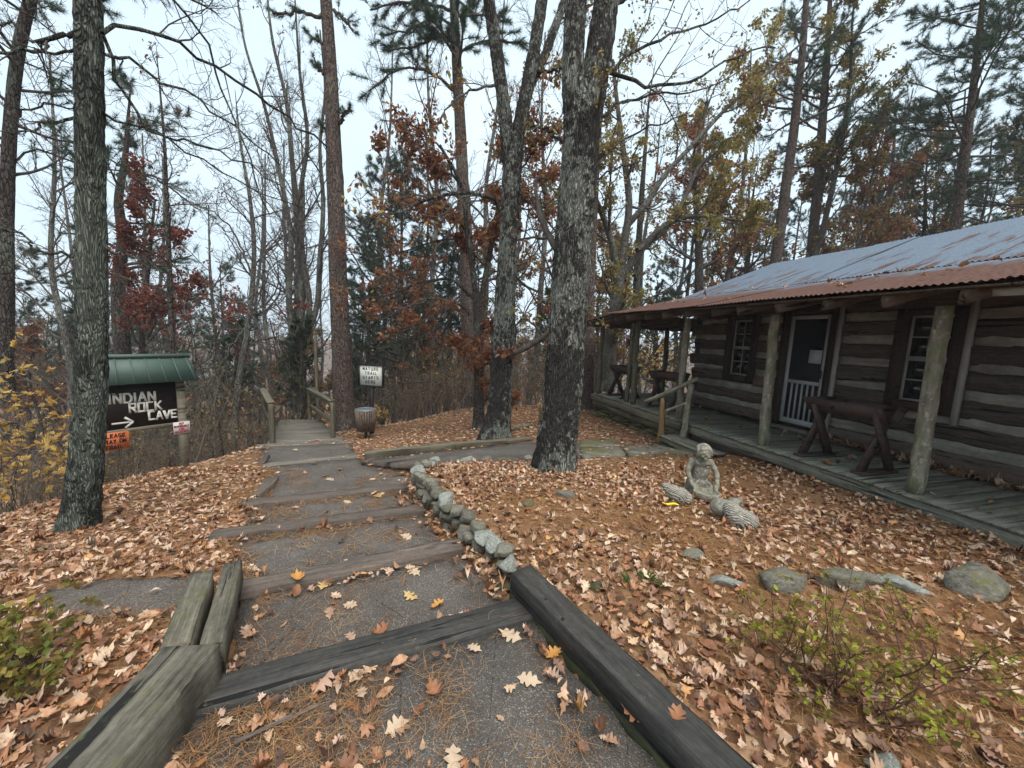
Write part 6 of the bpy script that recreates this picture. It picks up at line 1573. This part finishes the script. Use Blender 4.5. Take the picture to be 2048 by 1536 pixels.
def leaf_litter():
    rng = np.random.default_rng(11); W, T, Cc, n0 = [], [], [], 0
    for (x0, x1, y0, y1, dens, s0, s1) in ((-3.6, 4.6, .45, 2.6, 720, .030, .080), (-6.2, 5.6, 2.6, 5.4, 500, .036, .074), (-8.5, 7.0, 5.4, 15.0, 250, .07, .12)):
        n = int((x1-x0)*(y1-y0)*dens); x, y = rng.uniform(x0, x1, n), rng.uniform(y0, y1, n)
        straw = vnoise(x + 3, y, .9) + .28*np.clip((x - .9)*1.2, 0, 1)*np.clip((2.6 - y)*1.2, 0, 1)                                             # patches where pine straw covers the leaves
        keep = rng.random(n) < ground_mask(x, y) * np.clip(1.5 - 1.2*np.clip((straw - .35)*2.0, 0, 1), .34, 1)
        px = CMN.T @ np.stack([x, y, -1.6 + 0*x]); vis = (np.abs(px[0]/-px[2]) < 1.5) & (px[2] < 0); keep &= vis
        x, y = x[keep], y[keep]; n = len(x); size = s0 + (s1 - s0)*rng.random(n)**1.5
        if y0 > 5.3:                                                             # far leaves: simple folded blades
            pos = np.column_stack([x, y, surface(x, y) + rng.uniform(.005, .04, n)]); w, q, _ = kites(rng, pos, .085, [(1, 1, 1)], 0, .7); t = np.concatenate([q[:, [0, 1, 2]], q[:, [0, 2, 3]]]); w = w.reshape(-1, 4, 3); w[..., 2] = pos[:, None, 2] + (w[..., 2] - pos[:, None, 2])*.25; w = w.reshape(-1, 3); c_ = np.repeat(tints(rng, n), 4, axis=0); W.append(w); T.append(t + n0); Cc.append(c_); n0 += len(w); continue
        w, t, c_ = scatter(rng, x, y, surface(x, y) + .002, .19, size, tints(rng, n), .8, .03); W.append(w); T.append(t + n0); Cc.append(c_); n0 += len(w)
    o = link('leaf_litter', np_mesh('leaf_litter', np.concatenate(W), tris=np.concatenate(T), mat=M['litter'], tint=np.concatenate(Cc))); tag(o, 'thick layer of fallen brown oak leaves over the ground', 'leaf litter', None, 'stuff')
    print('litter leaves', n0 // len(LV))
leaf_litter()
def pine_straw():
    rng = np.random.default_rng(12); VV, CC = [], []
    for (x0, x1, y0, y1, dens, l0, l1, w) in ((-3.4, 3.6, .45, 2.4, 4200, .06, .15, .0016), (-5.5, 5.0, 2.4, 5.5, 1900, .08, .16, .0034)):
        n = int((x1-x0)*(y1-y0)*dens); x, y = rng.uniform(x0, x1, n), rng.uniform(y0, y1, n)
        straw = vnoise(x + 3, y, .9) + .28*np.clip((x - .9)*1.2, 0, 1)*np.clip((2.6 - y)*1.2, 0, 1); cl = vnoise(x, y, 4.0); g = ground_mask(x, y)
        keep = rng.random(n) < np.where(g > .3, np.clip((straw - .25)*1.8, .06, 1), np.clip((cl - .45)*1.1, .02, .5)*np.where(g > 0, 1, 0.02))
        px = CMN.T @ np.stack([x, y, -1.6 + 0*x]); keep &= (np.abs(px[0]/-px[2]) < 1.5) & (px[2] < 0)
        x, y = x[keep], y[keep]; n = len(x); z = surface(x, y) + rng.uniform(.004, .03, n); a = rng.uniform(0, 6.28, n); L = rng.uniform(l0, l1, n)
        d = np.column_stack([np.cos(a), np.sin(a), rng.normal(0, .12, n)])*L[:, None]; s = np.column_stack([-np.sin(a), np.cos(a), np.zeros(n)])*w/2; p = np.column_stack([x, y, z])
        bend = np.column_stack([-np.sin(a), np.cos(a), np.zeros(n)])*(rng.normal(0, .12, n)*L)[:, None]
        m = p + bend; V = np.stack([p - d/2 - s, p - d/2 + s, m + s, m - s, p + d/2 - s*.5, p + d/2 + s*.5], 1); VV.append(V)
        cols = np.array([(.42,.22,.085),(.48,.28,.12),(.34,.15,.055),(.50,.33,.17),(.25,.115,.05)]); CC.append(cols[rng.integers(0, 5, n)]*rng.uniform(.75, 1.2, (n, 1)))
    V = np.concatenate(VV); n = len(V); b = (np.arange(n)*6)[:, None]; q = np.concatenate([b + np.array([[0, 1, 2, 3]]), b + np.array([[3, 2, 5, 4]])])
    o = link('pine_straw', np_mesh('pine_straw', V.reshape(-1, 3), quads=q, mat=M['needle'], tint=np.repeat(np.concatenate(CC), 6, axis=0))); tag(o, 'fallen orange-brown pine needles scattered over path and yard', 'pine straw', None, 'stuff')
    print('needles', n)
pine_straw()

# single leaves one can pick out on the bare asphalt
def single_leaves():
    rng = np.random.default_rng(21); pal = {'pale tan': (.58,.44,.31), 'pinkish tan': (.46,.29,.21), 'rust brown': (.33,.15,.075), 'orange': (.55,.27,.07), 'straw yellow': (.58,.40,.17)}
    meshes = {}
    for nm, col in pal.items():
        for k_ in range(3):
            V = shape_leaves(rng, 1, np.array([1.0]), .6, 0)[0]; V[:, 2] -= V[:, 2].min(); meshes[nm, k_] = np_mesh('oak_leaf', V, tris=LF, mat=M['litter'], tint=np.tile(np.array(col), (len(V), 1)))
    spots = [(948,1300,'pale tan','below the middle of the black step'),(1020,1272,'pale tan','just below the right end of the black step'),(1108,1312,'orange','beside the long black timber'),(1058,1365,'pale tan','in the middle of the nearest asphalt'),
     (868,1388,'rust brown','left on the nearest asphalt'),(795,1455,'pale tan','near the bottom edge left of centre'),(720,1345,'pale tan','under the black step left of centre'),(650,1375,'pinkish tan','in the needles under the black step'),
     (1268,1430,'rust brown','against the long black timber'),(905,1525,'pale tan','at the bottom edge of the picture'),(1345,1515,'rust brown','on the long black timber near the bottom edge'),
     (828,1145,'pale tan','in the middle of the second bay'),(820,1195,'straw yellow','in the second bay behind the black step'),(875,1215,'orange','behind the right part of the black step'),(700,1212,'pale tan','left in the second bay'),(660,1228,'pinkish tan','left behind the black step'),
     (595,1170,'orange','on the second step timber'),(650,1172,'straw yellow','beside the second step timber'),(812,1075,'pale tan','right in the third bay'),(505,1138,'pale tan','left in the third bay'),(565,1062,'pale tan','on the third step timber'),(640,1055,'rust brown','beside the third step timber'),
     (695,1005,'pale tan','in the fourth bay'),(755,993,'straw yellow','in the fourth bay near the wall'),(590,1018,'pinkish tan','left in the fourth bay'),(560,1010,'orange','beside the fourth step timber'),(660,960,'pale tan','in the long bay near the fork'),(745,960,'pale tan','in the long bay near the stone wall'),
     (610,948,'pinkish tan','left in the long bay'),(680,940,'rust brown','where the side path branches off'),(590,903,'pale tan','on the last asphalt before the boardwalk'),(570,868,'pale tan','on the boardwalk planks'),(635,882,'pinkish tan','at the start of the boardwalk'),(700,1290,'pinkish tan','on the black step'),(760,1270,'rust brown','behind the black step at its middle')]
    for i, (px, py, nm, where) in enumerate(spots):
        p = atZ(px, py, 0)
        for _ in range(6): p = atZ(px, py, float(surface(p[0:1], p[1:2])[0]))
        o = link('oak_leaf', meshes[nm, i % 3]); s_ = rng.uniform(.085, .135); o.scale = (s_, s_, s_*.8); up = .045 if 'step' in where and ('on the' in where) else .006
        if 'on the long black timber' in where: up = .165; o.scale = (.075, .075, .05)
        if 'boardwalk' in where: up = .03
        o.location = (p[0], p[1], p[2] + up); o.rotation_euler = (rng.normal(0, .1), rng.normal(0, .1), rng.uniform(0, 6.28)); tag(o, nm + ' oak leaf ' + where, 'leaf', 'single leaves on the path')
single_leaves()
def extra_leaves(name, label, pts, n, spread, seed, zf):
    pass
# drift of leaves along the cabin wall on the porch, a few on the roof
def drift():
    rng = np.random.default_rng(31); n = 420; u = np.concatenate([rng.uniform(2.2, 4.4, 250), rng.uniform(1.0, 8.8, 170)]); v = np.concatenate([6.38 - np.abs(rng.normal(0, .07, 250)), rng.uniform(4.95, 6.35, 170)])
    keep = np.ones(n, bool); keep[250:] = rng.random(170) < .35; u, v = u[keep], v[keep]; n = len(u)
    x = math.cos(TH)*v - math.sin(TH)*u; y = math.sin(TH)*v + math.cos(TH)*u
    w, t, c_ = scatter(rng, x, y, np.full(n, DK + .004), .3, rng.uniform(.05, .09, n), tints(rng, n), 1.0, .02)
    tag(link('leaf_drift', np_mesh('leaf_drift', w, tris=t, mat=M['litter'], tint=c_)), 'drift of brown leaves along the wall on the porch', 'leaf litter', None, 'stuff')
    n = 34; u = rng.uniform(2.5, 7.7, n); v = rng.uniform(4.5, 6.3, n); x = math.cos(TH)*v - math.sin(TH)*u; y = math.sin(TH)*v + math.cos(TH)*u
    w, t, c_ = scatter(rng, x, y, EZ + .045 + (v - EV)*(KZ - EZ)/(KV - EV), .25, rng.uniform(.06, .1, n), tints(rng, n), 1.0, .015)
    tag(link('roof_leaves', np_mesh('roof_leaves', w, tris=t, mat=M['litter'], tint=c_)), 'scattered dry leaves on the rusty porch roof', 'leaf litter', None, 'stuff')
drift()

# ================================================================ shrubs near the camera
def shrub(name, label, base, n, h, spread, cols, lsize, seed, per=3, keep=.6, twig='twig', lobed=False):
    rng = np.random.default_rng(seed); t = empty(name, base, 0, label, 'shrub'); base = np.array(base)
    a = rng.uniform(0, 6.28, n); d = unit(np.column_stack([np.cos(a)*spread*rng.uniform(.2, 1, n), np.sin(a)*spread*rng.uniform(.2, 1, n), np.ones(n)])); L = rng.uniform(.5, 1, n)*h; pts = [np.column_stack([rng.normal(0, .06, n), rng.normal(0, .06, n), np.zeros(n) - .03])]
    for _ in range(6): d = unit(d + rng.normal(0, .16, (n, 3))); pts.append(pts[-1] + d*(L/6)[:, None])
    P = np.stack(pts, 1); Rr = rng.uniform(.0025, .0045, n)[:, None]*np.linspace(1, .4, 7); C, Rc = grow(rng, P, Rr, 5, .25, 1, .25, .5, 25, 70, 6, .2, .0, .6, rmin=.0014); D, Rd = grow(rng, C, Rc, 3, .2, 1, .3, .6, 25, 65, 4, .2, 0, .6, rmin=.001)
    V1, Q1 = tubes(P, Rr, 5); V2, Q2 = tubes(C, Rc, 4); V3, Q3 = tubes(D, Rd, 3); link('stems', np_mesh('stems', np.concatenate([V1, V2, V3]), quads=np.concatenate([Q1, Q2 + len(V1), Q3 + len(V1) + len(V2)]), mat=M[twig]), t)
    B = len(D); kp = rng.random(B) < keep; Q = D[kp]; tt = rng.uniform(.3, 1, (len(Q), per))*3; i = np.minimum(tt.astype(int), 2); w = (tt - i)[..., None]; b = np.arange(len(Q))[:, None]; pos = (Q[b, i]*(1-w) + Q[b, i+1]*w).reshape(-1, 3)
    if lobed:
        m = len(pos); W, T, cc = scatter(rng, pos[:, 0], pos[:, 1], pos[:, 2], .45, rng.uniform(.6, 1.2, m)*lsize, np.array(cols)[rng.integers(0, len(cols), m)]*rng.uniform(.7, 1.25, (m, 1)), .8, 0); me = np_mesh('leaves', W, tris=T, mat=M['leaf'], tint=cc)
    else:
        V, q, cc = kites(rng, pos, lsize, cols, -.2, .7); me = np_mesh('leaves', V, quads=q, mat=M['leaf'], tint=cc)
    link('leaves', me, t); return t
def gpt(px, py, z0=0.0):
    p = atZ(px, py, z0)
    for _ in range(6): p = atZ(px, py, float(height0(p[0:1], p[1:2])[0]))
    return p
LIME = [(.42,.46,.05),(.34,.40,.05),(.36,.28,.06),(.28,.20,.06),(.20,.15,.05)]
shrub('shrub', 'sparse shrub with small yellow-green leaves at the lower right', gpt(1700, 1400), 26, .62, 1.1, LIME, .027, 401, 4, .6, 'red_twig')
shrub('shrub', 'low sparse shrub just left of the lower right one', gpt(1560, 1330), 14, .42, 1.0, LIME, .025, 402, 4, .55, 'red_twig')
shrub('shrub', 'low twiggy shrub right of the lower right one', gpt(1850, 1330), 12, .45, 1.1, LIME, .024, 403, 4, .5, 'red_twig')
shrub('shrub', 'green and yellow leafy shrub at the lower left edge', gpt(-5, 1400), 20, .40, .6, [(.20,.24,.05),(.30,.26,.06),(.36,.28,.07),(.26,.17,.06)], .036, 404, 5, .8)
GREEN = [(.07,.16,.04),(.10,.2,.05)]
for i, (px, py) in enumerate(((1262,1172),(1292,1166),(1322,1178))):
    p = gpt(px, py); mb = MB(); rng = np.random.default_rng(500 + i)
    for _ in range(7):
        a = rng.uniform(0, 6.28); L = rng.uniform(.05, .09); d = np.array([math.cos(a)*.5, math.sin(a)*.5, 1]); s_ = np.array([-math.sin(a), math.cos(a), 0])*.007
        b0 = np.array([math.cos(a), math.sin(a), 0])*.012; mb.add([b0 - s_*.5, b0 + s_*.5, b0 + d*L*.6 + s_, b0 + d*L + np.array([math.cos(a)*.02, math.sin(a)*.02, -.005]), b0 + d*L*.6 - s_], [(0, 1, 2, 3, 4)])
    me = mb.mesh('sprout'); 
    at = me.attributes.new('tint', 'FLOAT_COLOR', 'POINT'); at.data.foreach_set('color', np.tile(np.array([.07 + .02*i, .17, .045, 1], np.float32), len(me.vertices))); me.materials.append(M['leaf'])
    o = link('sprout', me); o.location = p; tag(o, ('leftmost', 'middle and tallest', 'rightmost')[i] + ' of the small green sprouts in the leaves', 'plant', 'green sprouts in the yard')
# yellow maple saplings at the left edge
def maple(label, px, py, Y, seed, h=1.3, n=7):
    P = atY(px, py, Y); b = np.array([P[0], P[1], gz(P[0], P[1])]); t = shrub('maple_sapling', label, b, n, h, .5, YELLOW, .070, seed, 3, .85, 'twig', True); return t
maple('maple sapling with yellow-orange leaves left of the lichened oak', 28, 1000, 4.3, 411, 2.7, 11)
maple('maple sapling with yellow leaves at the very left edge', -60, 1000, 4.0, 412, 2.3, 9)
maple('small maple sapling with orange leaves just behind the lichened oak', 110, 960, 4.9, 413, 1.6, 6)
maple('small yellow maple behind the litter bin', 768, 840, 9.9, 414, .8, 5)
maple('orange-leaved maple glowing beyond the forked oak', 900, 760, 14.0, 415, 4.2, 12)
maple('orange-leaved sapling seen between the porch posts', 1290, 760, 13.5, 416, 3.2, 12)
maple('orange-leaved sapling beside the trough seen through the porch', 1330, 760, 15, 417, 3.2, 10)

# ================================================================ thin damp air between the trees
hz = MB(); hz.box((-300, -90, -24), (300, 300, 27)); ho = hz.obj('haze', None); ho.data.materials.clear()
hm = bpy.data.materials.new('haze'); hm.use_nodes = True; hm.node_tree.nodes.clear(); ho.data.materials.append(hm)
_o = hm.node_tree.nodes.new('ShaderNodeOutputMaterial'); _v = hm.node_tree.nodes.new('ShaderNodeVolumePrincipled'); _v.inputs['Density'].default_value = 0.0013; _v.inputs['Color'].default_value = (.92, .93, .95, 1); hm.node_tree.links.new(_v.outputs[0], _o.inputs['Volume'])
tag(ho, 'thin pale damp haze hanging through the woods', 'haze', None, 'stuff')
